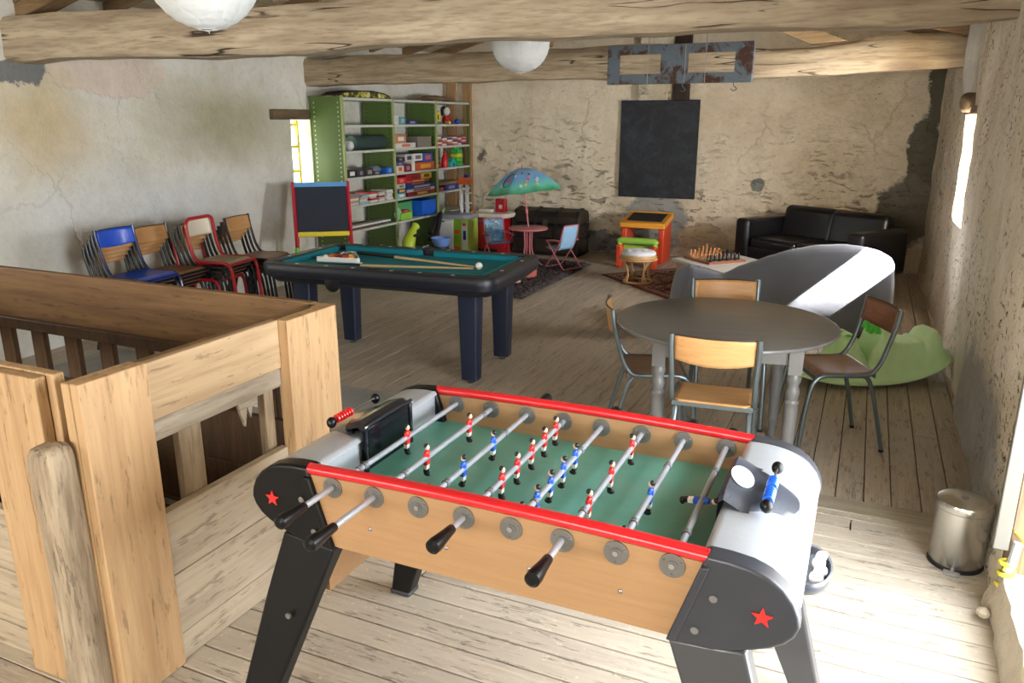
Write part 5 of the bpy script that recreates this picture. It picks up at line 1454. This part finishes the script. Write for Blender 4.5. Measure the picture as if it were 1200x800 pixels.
# ------------------------------------------------------------------ play kitchens
wht = M((216, 216, 214), .4); gry = M((150, 156, 168), .4); lim = M((138, 186, 44), .4); ored = M((214, 84, 34), .4); red = M((170, 20, 30), .35, coat=.3); crm = M((222, 216, 200), .4); nav = M((30, 50, 120), .4)
k1 = thing('play_kitchen', 'white, lime and grey toy kitchen with a tall white post and orange canopy', 'play kitchen', (-4.925, 9.18, 0), head(4)); k1.scale = (.80, 1, 1)
MB().box((-.13, 0, .255), (.26, .36, .51)).build('oven_unit', wht, k1, bevel=.01)
MB().box((-.13, -.184, .26), (.22, .008, .40)).build('oven_door', wht, k1, bevel=.004)
MB().box((-.20, -.190, .47), (.09, .004, .016)).build('printed_mark', M((70, 74, 84), .5), k1)
MB().box((.065, 0, .255), (.13, .34, .51)).build('shelf_unit', lim, k1, bevel=.006)
for z in (.12, .34): MB().box((.065, -.173, z), (.10, .012, .05)).build('drawer', ored, k1, bevel=.004)
MB().box((.195, .0, .255), (.13, .34, .51)).build('front_panel', M((176, 206, 90), .4), k1, bevel=.01)
MB().box((.195, -.173, .29), (.09, .006, .34)).build('sticker', wht, k1)
MB().box((.20, -.177, .30), (.05, .004, .12)).build('sticker_picture', nav, k1)
MB().box((.195, -.177, .44), (.06, .004, .035)).build('sticker_picture', M((200, 60, 50), .5), k1)
mb = MB(); loft(mb, [([(x*1.0-.01, y) for x, y in rrect(.30, .21, .12, 6)], .51), ([(x-.01, y) for x, y in rrect(.31, .22, .12, 6)], .53), ([(x-.01, y) for x, y in rrect(.31, .22, .12, 6)], .56), ([(x-.01, y) for x, y in rrect(.29, .20, .11, 6)], .565)]); mb.build('worktop', gry, k1, smooth=40)
MB().box((.00, .10, .76), (.045, .05, .42)).build('post', wht, k1, bevel=.008)
MB().box((.095, .12, .76), (.06, .03, .42)).build('post', M((196, 196, 196), .4), k1, bevel=.006)
for z in (.69, .82): MB().box((.12, .10, z), (.10, .09, .012)).build('small_shelf', wht, k1, bevel=.003)
mb = MB().prism([(-.02, .94), (.20, .94), (.18, 1.03), (.02, 1.03)], 'y', -.02, .16); mb.build('hood_canopy', M((210, 92, 40), .4), k1, bevel=.01)
MB().ball((.14, .03, 1.05), .045, 12, (1, 1, .6)).build('toy_lamp', M((40, 70, 150), .4), k1)
for x, c in ((-.27, (190, 220, 120)), (.26, (216, 120, 80))): MB().tube([(x, -.02, .56), (x, -.02, .60), (x+.03, -.02, .615)], .014, 8).build('toy_tap', M(c, .4), k1)
k2 = thing('play_kitchen', 'dark red toy kitchen with a cream worktop and a small red coffee machine', 'play kitchen', (-4.58, 9.56, 0), head(2)); k2.scale = (.92, 1, 1)
MB().box((-.05, 0, .25), (.54, .30, .50)).build('body', red, k2, bevel=.01)
MB().box((-.16, -.154, .27), (.22, .008, .40)).build('oven_door', M((150, 16, 26), .3, coat=.4), k2, bevel=.004)
MB().box((-.15, -.160, .45), (.10, .004, .025)).build('printed_mark', M((70, 70, 130), .5), k2)
MB().box((-.08, -.16, .04), (.40, .006, .08)).build('plinth', pk, k2)
mb = MB(); loft(mb, [([(x-.02, y-.01) for x, y in rrect(.32, .19, .10, 6)], .50), ([(x-.02, y-.01) for x, y in rrect(.33, .20, .10, 6)], .52), ([(x-.02, y-.01) for x, y in rrect(.33, .20, .10, 6)], .555)]); mb.build('worktop', crm, k2, smooth=40, bevel=.005)
MB().box((-.12, .05, .575), (.22, .20, .04)).build('sink', crm, k2, bevel=.01)
MB().tube([(-.20, .02, .58), (-.20, .02, .62), (-.17, .0, .63)], .012, 8).build('toy_tap', M((200, 224, 150), .4), k2)
mb = MB(); mb.box((.09, .05, .645), (.15, .10, .18)); o = mb.build('coffee_machine', red, k2, bevel=.01)
MB().box((.11, -.02, .69), (.13, .06, .02)).build('machine_tray', red, o); MB().box((.10, -.003, .63), (.05, .006, .05)).build('machine_label', M((220, 190, 200), .5), o)
# red plastic back tower rising behind
# ------------------------------------------------------------------ easel
ez = thing('childs_easel', 'child\'s chalkboard easel with red, blue, yellow and green wooden frame', 'easel', (-5.24, 6.72, 0), math.atan2(.63, .78))
er = M((196, 40, 62), .4); eb = M((96, 160, 220), .4); ey = M((240, 220, 60), .4); eg = M((130, 214, 80), .4)
def leg2(x, ya, za, yb, zb, m, nm, w=.035): 
    return MB().tube([(x, ya, za), (x, yb, zb)], w*.6, 4).build(nm, m, ez, smooth=0)
for s in (-1, 1):
    x = s*.275
    leg2(x, -.02, 1.13, -.25, .48, er, 'front_leg'); leg2(x*1.02, -.25, .48, -.41, .02, eg, 'front_foot')
    leg2(x, .02, 1.12, .06, .48, er, 'rear_leg'); leg2(x, .06, .48, .09, .02, eg, 'rear_foot')
an = math.atan2(.23, .65)
MB().box((0, 0, 0), (.51, .018, .47)).build('chalkboard', M((28, 38, 56), .55, vary=.2), ez, loc=(0, -.125, .86), rot=(-an, 0, 0), bevel=.002)
MB().box((0, 0, 0), (.54, .03, .05)).build('top_rail', eb, ez, loc=(0, -.03, 1.10), rot=(-an, 0, 0), bevel=.003)
MB().box((0, 0, 0), (.52, .03, .045)).build('bottom_rail', ey, ez, loc=(0, -.215, .61), rot=(-an, 0, 0), bevel=.003)
MB().box((0, -.10, .40), (.56, .22, .02)).build('tray', M((210, 60, 80), .4), ez, bevel=.003)
MB().box((0, -.10, .388), (.50, .18, .012)).build('tray_panel', M((230, 226, 224), .4), ez)
MB().cyl((-.0+.165, -.078, 1.03), .006, .05, 6).build('chalk_hook', wht, ez) if False else None
# ------------------------------------------------------------------ green metal shelving
gm = M((84, 108, 50), .42, vary=.06, name='green_steel'); gmd = M((76, 96, 44), .45, vary=.06); shm = M((196, 200, 188), .45, vary=.08)
SX, SB = -5.27, -5.70
YB = [7.22, 8.22, 9.25, 10.2]; LV = [1.99, 1.70, 1.42, 1.13, .82, .54, .08]
sh = thing('shelving_unit', 'tall olive green metal shelving unit of three bays along the left wall', 'shelving', (SX, 7.22, 0))
for i, y in enumerate(YB[:3]):
    y -= 7.22
    p = MB().box2((SB-SX, y-.008, .02), (-.012, y+.008, 2.0)).build('side_panel', gm, sh)
    MB().box2((-.016, y-.014, .0), (.006, y+.014, 2.0)).build('front_post', M((158, 170, 112), .4), p)
    MB().box2((SB-SX-.004, y-.014, .0), (SB-SX+.012, y+.014, 2.0)).build('rear_post', gmd, p)
    mb = MB()
    for x in (-.055, SB-SX+.055):
        for k in range(38): mb.box((x, y-.0085, .12+k*.049), (.013, .0012, .014))
    ho = mb.build('painted_hole', M((214, 226, 188) if i == 0 else (28, 34, 16), .6), p, smooth=0); ho['kind'] = 'stuff'  # flat plates: pale paints daylight through the holes, dark paints unlit holes
MB().box2((-.03, 10.17-7.22, 0), (0, 10.2-7.22, 2.0)).build('front_post', gmd, sh)
for b in range(3):
    for z in LV:
        y0, y1 = YB[b]+.015-7.22, YB[b+1]-.015-7.22
        MB().box2((SB-SX+.01, y0, z-.028), (.004, y1, z)).build('shelf', shm, sh, bevel=.003)
LN = {1: 'second', 2: 'third', 3: 'fourth', 4: 'fifth', 5: 'sixth', 6: 'seventh'}
BN = {0: 'left', 1: 'middle', 2: 'right'}
def ypos(b, f): return YB[b]+.02+(YB[b+1]-YB[b]-.04)*f
def box_item(b, lv, f0, f1, dz, h, dep, col, name, desc, cat, kind='box', grp=None, xo=0, lid=None, tilt=0):
    y0, y1 = ypos(b, f0)+.002, ypos(b, f1)-.002; z = LV[lv]+dz+.0005; x = SX-.012-xo
    lab = '%s, %s bay, %s shelf down' % (desc, BN[b], LN[lv])
    if lv == 0: lab = '%s, on top of the %s bay' % (desc, BN[b])
    c = Vector((x-dep/2, (y0+y1)/2, z)); w = y1-y0
    m = M(col, .45, vary=.10)
    if kind == 'box':
        t = thing(name, lab, cat, c, tilt, grp)
        MB().box((0, 0, h/2), (dep, w, h)).build('carton', m, t, bevel=.002)
        lc = lid or tuple(min(255, int(v*.55+110)) for v in col)
        MB().box((dep/2+.0008, w*.02, h/2), (.0012, w*(.34+.3*R.random()), h*.52)).build('printed_label', M(lc, .5), t)
    elif kind == 'tray':
        t = thing(name, lab, cat, c, tilt, grp)
        mb = MB(); T = .006
        mb.box((0, 0, T/2), (dep, w, T))
        for s in (-1, 1): mb.box((s*(dep/2-T/2), 0, h/2), (T, w, h)); mb.box((0, s*(w/2-T/2), h/2), (dep, T, h))
        mb.build('tub', m, t, bevel=.002); MB().box((0, 0, h-.004), (dep+.014, w+.010, .010)).build('rim', m, t, bevel=.002)
    elif kind == 'books':
        # a pile of thin books: each a thing
        n = max(1, int(h/.022)); zz = z; cs = lid
        for k in range(n):
            hh = h/n; ww = w*R.uniform(.8, 1.0); cc = cs[k % len(cs)]
            o = MB().box((0, 0, hh/2), (dep*R.uniform(.85, 1), ww, hh*.94)).build(name, M(cc[0], .6), loc=(c.x, c.y+(w-ww)*R.uniform(-.5, .5), zz), rot=(0, 0, R.uniform(-.04, .04)), bevel=.0015)
            pos = 'bottom' if k == 0 else 'top' if k == n-1 else ['second', 'third', 'fourth', 'fifth'][min(3, k-1)]+' from the bottom'
            tag(o, '%s, %s in the pile %s, %s bay' % (cc[1], pos.replace('from the', 'from'), desc, BN[b]), cat, grp); zz += hh
        return None
    return t
GB = 'board games and boxes on the green shelves'; BK = 'books and magazines on the green shelves'
whitec, cream, brownc = (214, 212, 206), (206, 196, 176), (130, 96, 70)
# left bay
box_item(0, 3, .03, .20, 0, .085, .26, (34, 34, 38), 'storage_box', 'black box with white label, first from the left', 'box', grp=GB, lid=(220, 220, 220))
box_item(0, 3, .21, .38, 0, .08, .26, (44, 42, 50), 'storage_box', 'black box, second from the left', 'box', grp=GB)
box_item(0, 3, .39, .55, 0, .085, .24, (60, 56, 54), 'storage_box', 'charcoal box, third from the left', 'box', grp=GB)
box_item(0, 3, .56, .70, 0, .05, .22, (50, 54, 66), 'storage_box', 'low dark blue-grey box', 'box', grp=GB)
tag(MB().ball((0, 0, .055), .06, 14, (1.4, 1.9, .9)).build('plastic_bag', M((120, 132, 146), .35, vary=.4, bump=.4, bscale=30), loc=(-5.40, ypos(0, .74), LV[3])), 'crumpled grey plastic bag on the fourth shelf down of the left bay', 'bag')
box_item(0, 3, .84, .98, 0, .075, .16, (24, 96, 190), 'storage_box', 'bright blue small box at the right end', 'box', grp=GB)
box_item(0, 4, .02, .25, 0, .10, .24, None or (0, 0, 0), 'magazine', 'at the left end', 'book', 'books', BK, lid=[((206, 200, 188), 'pale magazine'), ((180, 160, 140), 'tan magazine'), ((216, 214, 206), 'white magazine'), ((170, 120, 100), 'brown magazine')])
box_item(0, 4, .26, .44, 0, .095, .24, (0, 0, 0), 'magazine', 'second from the left', 'book', 'books', BK, lid=[((150, 180, 196), 'light blue magazine'), ((212, 208, 198), 'off-white magazine'), ((196, 170, 140), 'beige magazine')])
box_item(0, 4, .46, .63, 0, .12, .24, (0, 0, 0), 'magazine', 'in the middle', 'book', 'books', BK, lid=[((218, 214, 208), 'white magazine'), ((176, 60, 56), 'red-covered magazine'), ((206, 196, 180), 'cream magazine')])
box_item(0, 4, .65, .80, 0, .11, .24, (0, 0, 0), 'magazine', 'fourth from the left', 'book', 'books', BK, lid=[((210, 206, 196), 'ivory magazine'), ((190, 180, 170), 'greyish magazine'), ((160, 70, 66), 'dull red magazine')])
box_item(0, 4, .82, .98, 0, .12, .24, (0, 0, 0), 'magazine', 'at the right end', 'book', 'books', BK, lid=[((222, 220, 214), 'bright white magazine'), ((206, 204, 198), 'plain white magazine')])
tag(MB().box((0, 0, .0), (.10, .80, .022)).build('white_board', M((224, 224, 222), .4), loc=(-5.30, ypos(0, .42), LV[5]+.045), rot=(.0, 0, 0), bevel=.003), 'long white board lying on the sixth shelf down of the left bay', 'board')
tag(MB().box((0, 0, .0), (.26, .66, .03)).build('wooden_board', M((96, 70, 58), .6), loc=(-5.44, ypos(0, .38), LV[5]+.016), bevel=.003), 'brown board behind the long white board, sixth shelf down, left bay', 'board')
# sleeping mat roll and balls
t = thing('sleeping_mat', 'dark green rolled sleeping mat on the third shelf down of the left bay', 'mat', (-5.41, ypos(0, .63), LV[2]+.082))
MB().lathe([(0, -.31), (.080, -.31), (.082, -.29), (.082, .29), (.080, .31), (0, .31)], (0, 0, 0), 28, 'y').build('roll', M((46, 66, 62), .8, bump=.2), t)
MB().lathe([(0, .31), (.070, .31), (.062, .345), (.03, .36), (0, .36)], (0, 0, 0), 24, 'y').build('end_flap', M((132, 108, 84), .8), t)
tag(MB().ball((0, 0, 0), .055, 18).build('toy_ball', M((206, 204, 206), .4), loc=(-5.36, ypos(0, .20), LV[2]+.056)), 'white ball left of the rolled sleeping mat', 'ball')
tag(MB().ball((0, 0, 0), .052, 16, (1, 1.2, .9)).build('soft_toy', M((34, 32, 40), .8, bump=.4), loc=(-5.42, ypos(0, .08), LV[2]+.048)), 'small black soft toy at the left end of the third shelf down', 'toy')
tag(MB().ball((0, 0, 0), .05, 16, (1, 1.1, .8)).build('toy_ball', M((170, 172, 180), .5), loc=(-5.55, ypos(0, .27), LV[2]+.042)), 'grey ball behind the white one, beside the sleeping mat', 'ball')
# rolled play mat lying on top
mm, mt_, mb_ = new_mat('camouflage_print'); mt_.link(mt_.ramp(mt_.noise(mt_.coord(), 13, 3), [(.42, lin((60, 62, 30))), (.5, lin((170, 160, 60))), (.6, lin((206, 204, 140)))], 'CONSTANT'), mb_.inputs['Base Color'])
t = thing('folded_play_mat', 'yellow and dark green printed folded mat lying on top of the left bay', 'mat', (-5.42, 7.74, LV[0]))
mb = MB(); pts = [(-.52, .015), (-.42, .045), (-.2, .065), (.1, .07), (.35, .05), (.47, .02)]
mb.prism([(a, 0.004) for a, _ in pts[::-1]]+[(a, z) for a, z in pts], 'x', -.10, .13); mb.build('mat', mm, t, bevel=.012)
MB().prism([(a, z+.002) for a, z in pts]+[(a, z+.014) for a, z in pts[::-1]], 'x', -.12, .12).build('dark_cover', M((40, 36, 28), .8), t)
# middle bay
box_item(1, 1, .02, .12, 0, .105, .16, (222, 222, 220), 'game_box', 'white upright box', 'box', grp=GB, lid=(190, 200, 200))
box_item(1, 1, .13, .28, 0, .09, .2, (96, 150, 156), 'game_box', 'teal box', 'box', grp=GB)
box_item(1, 1, .29, .58, 0, .05, .2, (30, 34, 96), 'game_box', 'flat dark blue box', 'box', grp=GB)
box_item(1, 2, .02, .50, 0, .06, .30, (214, 212, 204), 'game_box', 'long low white box', 'box', grp=GB, lid=(200, 110, 90))
box_item(1, 2, .02, .28, .062, .095, .26, (204, 128, 84), 'game_box', 'orange and white box on the long white one', 'box', grp=GB, lid=(226, 226, 220))
box_item(1, 2, .54, .90, 0, .13, .26, (130, 122, 112), 'crate', 'see-through plastic crate with bits and pieces', 'crate', 'tray')
box_item(1, 3, .02, .20, 0, .08, .28, (220, 206, 190), 'game_box', 'cream box, bottom left', 'box', grp=GB, lid=(200, 90, 40))
box_item(1, 3, .21, .38, 0, .09, .28, (110, 30, 44), 'game_box', 'maroon box, bottom row', 'box', grp=GB)
box_item(1, 3, .39, .47, 0, .12, .28, (224, 218, 206), 'game_box', 'narrow ivory box standing in the bottom row', 'box', grp=GB)
box_item(1, 3, .48, .97, 0, .10, .28, (190, 84, 44), 'game_box', 'wide orange-brown box', 'box', grp=GB, lid=(236, 160, 60))
box_item(1, 3, .02, .20, .082, .045, .26, (70, 60, 130), 'game_box', 'violet box on the cream one', 'box', grp=GB)
box_item(1, 3, .03, .22, .13, .05, .26, (30, 30, 34), 'game_box', 'black box, topmost at the left', 'box', grp=GB)
box_item(1, 3, .24, .42, .122, .09, .26, (196, 196, 198), 'game_box', 'grey-white box, top row', 'box', grp=GB, lid=(60, 60, 66))
box_item(1, 3, .43, .66, .122, .09, .26, (226, 226, 224), 'game_box', 'clean white box, top row', 'box', grp=GB, lid=(120, 110, 110))
box_item(1, 3, .67, .92, .102, .11, .26, (44, 74, 160), 'game_box', 'royal blue box, top right', 'box', grp=GB, lid=(190, 90, 90))
rows = [(.02, .22, 0, .055, (120, 190, 190), 'aqua box at the very bottom left', (230, 230, 220)), (.02, .24, .057, .055, (40, 56, 120), 'navy box second up at the left', (230, 170, 60)), (.02, .22, .114, .055, (190, 190, 170), 'pale box third up at the left', (90, 120, 80)), (.02, .24, .171, .075, (196, 40, 44), 'red box topmost at the left', (230, 120, 120)),
        (.27, .97, 0, .05, (150, 24, 34), 'long dark red box at the bottom', (230, 190, 70)), (.26, .96, .052, .035, (210, 210, 214), 'long thin white box', (180, 60, 70)), (.26, .97, .089, .045, (30, 60, 150), 'long blue box', (170, 190, 220)), (.24, .80, .136, .03, (48, 48, 110), 'indigo box', (220, 120, 60)), (.25, .82, .168, .03, (200, 60, 60), 'thin red box with yellow spots', (240, 200, 80)), (.25, .60, .2, .07, (160, 20, 30), 'crimson box on top', (120, 10, 20)), (.61, .88, .2, .075, (226, 190, 70), 'yellow box on top', (120, 90, 40))]
for f0, f1, dz, h, c, d, l in rows: box_item(1, 4, f0, f1, dz, h, .30, c, 'game_box', d, 'box', grp=GB, lid=l)
box_item(1, 5, .22, .58, 0, .20, .24, (96, 176, 110), 'plastic_tub', 'translucent green plastic tub', 'tub', 'tray', xo=.13)
box_item(1, 5, .60, .98, 0, .20, .32, (24, 100, 216), 'plastic_tub', 'bright blue plastic tub', 'tub', 'tray')
box_item(1, 5, .08, .36, 0, .09, .12, (150, 206, 70), 'toy_crate', 'small lime green toy crate', 'crate', 'tray')
box_item(1, 5, .12, .30, .095, .025, .09, (196, 50, 60), 'toy_car', 'red toy lying on the lime crate', 'toy')
t = thing('toy_disc', 'pale green round toy standing at the left end of the lowest shelf, middle bay', 'toy', (-5.30, ypos(1, .045), LV[5]+.085)); MB().lathe([(0, -.012), (.07, -.012), (.082, 0), (.07, .012), (0, .012)], (0, 0, 0), 26, 'x').build('rim', M((130, 200, 150), .4), t)
# right bay
t = thing('stacking_ring_toy', 'yellow ring toy on two blue-grey feet, second shelf down of the right bay', 'toy', (-5.36, ypos(2, .20), LV[1]))
MB().lathe([(.045+.02*math.cos(a*PI/6), .02*math.sin(a*PI/6)) for a in range(13)], (0, 0, .09), 26, 'x', Matrix.Diagonal((1, 1, 1.3))).build('ring', M((232, 208, 60), .4), t)
MB().box((0, 0, .018), (.05, .12, .034)).build('foot', M((100, 130, 150), .4), t, bevel=.01)
t = thing('soft_doll', 'black, white and red soft doll sitting on the second shelf down of the right bay', 'toy', (-5.42, ypos(2, .56), LV[1]))
MB().ball((0, 0, .06), .05, 16, (1, 1, 1.15)).build('body', M((190, 40, 44), .9, bump=.3), t)
MB().ball((.01, 0, .17), .055, 18, (1, .95, 1.05)).build('head', M((226, 222, 214), .9, bump=.3), t)
for s in (-1, 1):
    MB().ball((-.015, s*.07, .165), .028, 12, (.7, 1, 2.2)).build('hair_bunch', M((26, 24, 30), .9), t)
    MB().tube([(.02, s*.04, .09), (.06, s*.07, .04)], [.018, .014], 10).build('arm', M((190, 40, 44), .9), t)
    MB().tube([(.02, s*.03, .03), (.09, s*.045, .02)], [.022, .02], 10).build('leg', M((40, 70, 150) if s > 0 else (230, 200, 70), .8), t)
MB().ball((-.02, 0, .20), .052, 16, (1, 1, .7)).build('hair', M((26, 24, 30), .9), t)
tag(MB().ball((0, 0, .04), .04, 14, (1, 1.1, 1)).build('toy_ball', M((150, 30, 36), .5), loc=(-5.46, ypos(2, .07), LV[1])), 'dark red ball at the left end of the second shelf down, right bay', 'ball')
tag(MB().ball((0, 0, .035), .035, 14, (1.2, 1.3, 1)).build('toy_block', M((40, 76, 170), .5), loc=(-5.36, ypos(2, .80), LV[1])), 'blue toy right of the soft doll', 'toy')
cs = [((196, 70, 70), 'red paperback'), ((214, 206, 196), 'cream paperback'), ((150, 60, 90), 'magenta paperback'), ((206, 130, 90), 'orange paperback'), ((222, 222, 218), 'white paperback'), ((90, 60, 110), 'purple paperback')]
for i, (f0, f1, h) in enumerate(((.03, .17, .12), (.18, .32, .10), (.34, .50, .10), (.51, .65, .11), (.67, .78, .12), (.80, .95, .11))):
    box_item(2, 2, f0, f1, 0, h, .16, (0, 0, 0), 'paperback_book', ['at the left end', 'second from the left', 'third from the left', 'fourth from the left', 'fifth from the left', 'at the right end'][i], 'book', 'books', BK, lid=cs[i:]+cs[:i])
t = thing('toy_bottle', 'red toy bottle with pointed cap, fourth shelf down of the right bay', 'toy', (-5.35, ypos(2, .36), LV[3])); MB().lathe([(0, 0), (.045, 0), (.05, .04), (.045, .12), (.02, .17), (.018, .21), (.0, .215)], seg=18).build('bottle', M((200, 30, 34), .35), t)
t = thing('building_block_tower', 'green and yellow toy block tower, fourth shelf down of the right bay', 'toy', (-5.34, ypos(2, .72), LV[3]))
for k, c in enumerate([(40, 170, 70), (70, 190, 60), (200, 196, 50), (40, 170, 70)]): MB().box((0, 0, .03+k*.058), (.11, .16-.01*k, .055)).build('block', M(c, .35), t, bevel=.006); 
for k in range(2): MB().cyl((0, -.04+.08*k, .245), .02, .025, 14).build('stud', M((40, 170, 70), .35), t)
t = thing('toy_house', 'small turquoise toy arch with a blue door, beside the red toy bottle', 'toy', (-5.31, ypos(2, .50), LV[3])); MB().prism([(-.07, 0), (.07, 0), (.07, .07), (.0, .12), (-.07, .07)], 'x', -.03, .03).build('arch', M((40, 170, 150), .4), t); MB().box((.032, 0, .025), (.006, .04, .05)).build('door', M((30, 70, 190), .4), t)
tag(MB().ball((0, 0, .04), .045, 14, (1, 1.1, .9)).build('toy_car', M((180, 30, 40), .4), loc=(-5.33, ypos(2, .12), LV[3])), 'red toy at the left end of the fourth shelf down, right bay', 'toy')
box_item(2, 4, .03, .20, 0, .06, .22, (150, 40, 40), 'game_box', 'small dull red box', 'box', grp=GB)
box_item(2, 4, .22, .62, 0, .075, .26, (40, 50, 140), 'game_box', 'wide dark blue box', 'box', grp=GB)
box_item(2, 4, .04, .75, .078, .04, .28, (150, 116, 80), 'wooden_tray', 'shallow wooden tray on the blue box', 'tray', 'tray')
t = thing('cloth_bundle', 'brown cloth bundle lying on top of the right bay', 'cloth', (-5.45, 9.55, LV[0]))
MB().grid(30, 16, lambda u, v: Vector((.12*math.cos(2*PI*u)*math.sin(PI*v), .42*(v*2-1)+.02*math.sin(9*u), max(.002, .035+.045*math.sin(PI*v)*math.sin(2*PI*u)+.02*fbm((u*4, v*6, 1), 3)))), closed_u=True).build('bundle', M((126, 104, 78), .95, bump=.3), t)
# toys on the floor in front of the shelves
t = thing('ride_on_toy', 'lime green and black ride-on toy standing upright at the foot of the shelves', 'toy', (-5.02, 8.02, 0))
MB().tube(smoothpath([(0, 0, .20), (.0, .06, .34), (.0, .16, .46), (0, .22, .50)], 5), [.06+.02*math.sin(i*.4) for i in range(16)], 14).build('body', M((190, 214, 60), .4), t)
MB().ball((.06, .12, .40), .04, 12, (.5, 1.8, .5)).build('seat_pad', M((24, 26, 30), .5), t)
for y in (-.05, .14): MB().lathe([(.02, -.02), (.07, -.02), (.08, 0), (.07, .02), (.02, .02)], (.02, y, .081), 22, 'x').build('wheel', M((26, 26, 30), .5), t)
MB().tube([(.02, -.02, .20), (.02, -.05, .10)], .03, 10).build('fork', M((196, 50, 44), .4), t); MB().tube([(.02, .10, .22), (.02, .14, .10)], .03, 10).build('fork', M((160, 60, 60), .4), t)
tag(MB().lathe([(0, 0), (.04, 0), (.075, .18), (.07, .19), (.0, .17)], seg=18).build('toy_cone', M((220, 66, 50), .45), loc=(-5.22, 8.62, .085)), 'red toy cone inside the middle bay above the ride-on toy', 'toy') if False else None
t = thing('toy_pushchair', 'black and red folded toy pushchair leaning in front of the middle bay', 'toy', (-5.00, 8.68, 0))
MB().tube(smoothpath([(0, -.16, .30), (.02, .0, .36), (.0, .14, .56), (-.02, .17, .58), (-.04, .10, .50), (-.03, -.08, .36)], 5), .028, 10).build('hood', M((24, 22, 28), .6), t)
for a, b in (((0, -.10, .30), (.02, .14, .06)), ((.0, .10, .34), (.02, -.10, .06))): MB().tube([a, b], .014, 8).build('frame', M((190, 34, 40), .4), t)
for y in (-.11, .15): MB().lathe([(.01, -.012), (.045, -.012), (.052, 0), (.045, .012), (.01, .012)], (.02, y, .053), 20, 'x').build('wheel', M((26, 26, 30), .5), t)
t = thing('plastic_basin', 'light blue plastic basin left of the white play kitchen, seen above the pool table edge', 'basin', (-4.78, 8.44, .0))
MB().lathe([(.0, .24), (.08, .24), (.09, .25), (.120, .335), (.130, .34), (.130, .346), (.116, .345), (.084, .26), (0, .252)], seg=36).build('bowl', M((120, 160, 230), .35), t)
MB().lathe([(0, 0), (.09, 0), (.10, .01), (.095, .24), (0, .24)], seg=28).build('stand', M((40, 44, 60), .5), t)
t = thing('toy_bucket', 'dark blue toy bucket at the foot of the middle bay', 'toy', (-4.92, 8.22, .0)); MB().lathe([(0, 0), (.07, 0), (.10, .22), (.106, .225), (.10, .23), (.065, .02), (0, .02)], seg=28).build('bucket', M((60, 84, 130), .4), t); MB().tube(smoothpath([(0, -.10, .225), (.05, -.07, .26), (.07, 0, .275), (.05, .07, .26), (0, .10, .225)], 4), .004, 6).build('handle', M((200, 200, 200), .4), t)
t = thing('toy_boat', 'small red and white toy on the floor shelf of the left bay', 'toy', (-5.33, ypos(0, .34), LV[6])); MB().prism([(-.10, .08), (-.07, 0), (.07, 0), (.10, .08)], 'x', -.04, .04).build('hull', M((176, 30, 40), .4), t, bevel=.01); MB().box((0, 0, .10), (.05, .08, .05)).build('cabin', M((180, 40, 50), .4), t, bevel=.008)
MB().box((0, 0, .006), (.07, .12, .012)).build('keel', wht, t) if False else None
t = thing('toy_duck', 'yellow toy with a curved head on the floor shelf of the left bay', 'toy', (-5.33, ypos(0, .70), LV[6])); MB().ball((0, 0, .06), .055, 16, (1, 1.3, 1)).build('body', M((236, 180, 40), .4), t); MB().tube(smoothpath([(0, -.05, .08), (0, -.05, .15), (0, .0, .19), (0, .055, .17)], 4), .026, 12).build('neck', M((236, 190, 50), .4), t)
t = thing('toy_lamp', 'small black toy lamp on the floor shelf of the left bay, behind the easel', 'toy', (-5.36, ypos(0, .06), LV[6])); MB().tube(smoothpath([(0, 0, 0), (0, .02, .14), (0, -.02, .24)], 4), .008, 8).build('stem', M((120, 124, 130), .4), t); MB().ball((0, -.03, .27), .045, 14, (1, 1, .8)).build('shade', M((26, 26, 32), .4), t)
# things on the shag rug beyond the pool table
t = thing('terracotta_tub', 'terracotta-coloured round tub on the shaggy rug beside the pool table end', 'tub', (-3.46, 8.04, .035)); MB().lathe([(0, 0), (.115, 0), (.125, .01), (.135, .15), (.14, .155), (.13, .155), (.11, .02), (0, .02)], seg=32).build('tub', M((196, 104, 84), .5), t)
t = thing('pink_toy', 'pale pink plastic toy on the shaggy rug just behind the pool table leg', 'toy', (-3.42, 7.62, .035)); MB().lathe([(0, 0), (.05, 0), (.08, .02), (.045, .07), (.06, .13), (.085, .18), (.05, .22), (0, .22)], seg=22).build('body', M((226, 160, 152), .45), t); MB().ball((.0, -.05, .05), .035, 12).build('knob', M((226, 160, 152), .45), t)
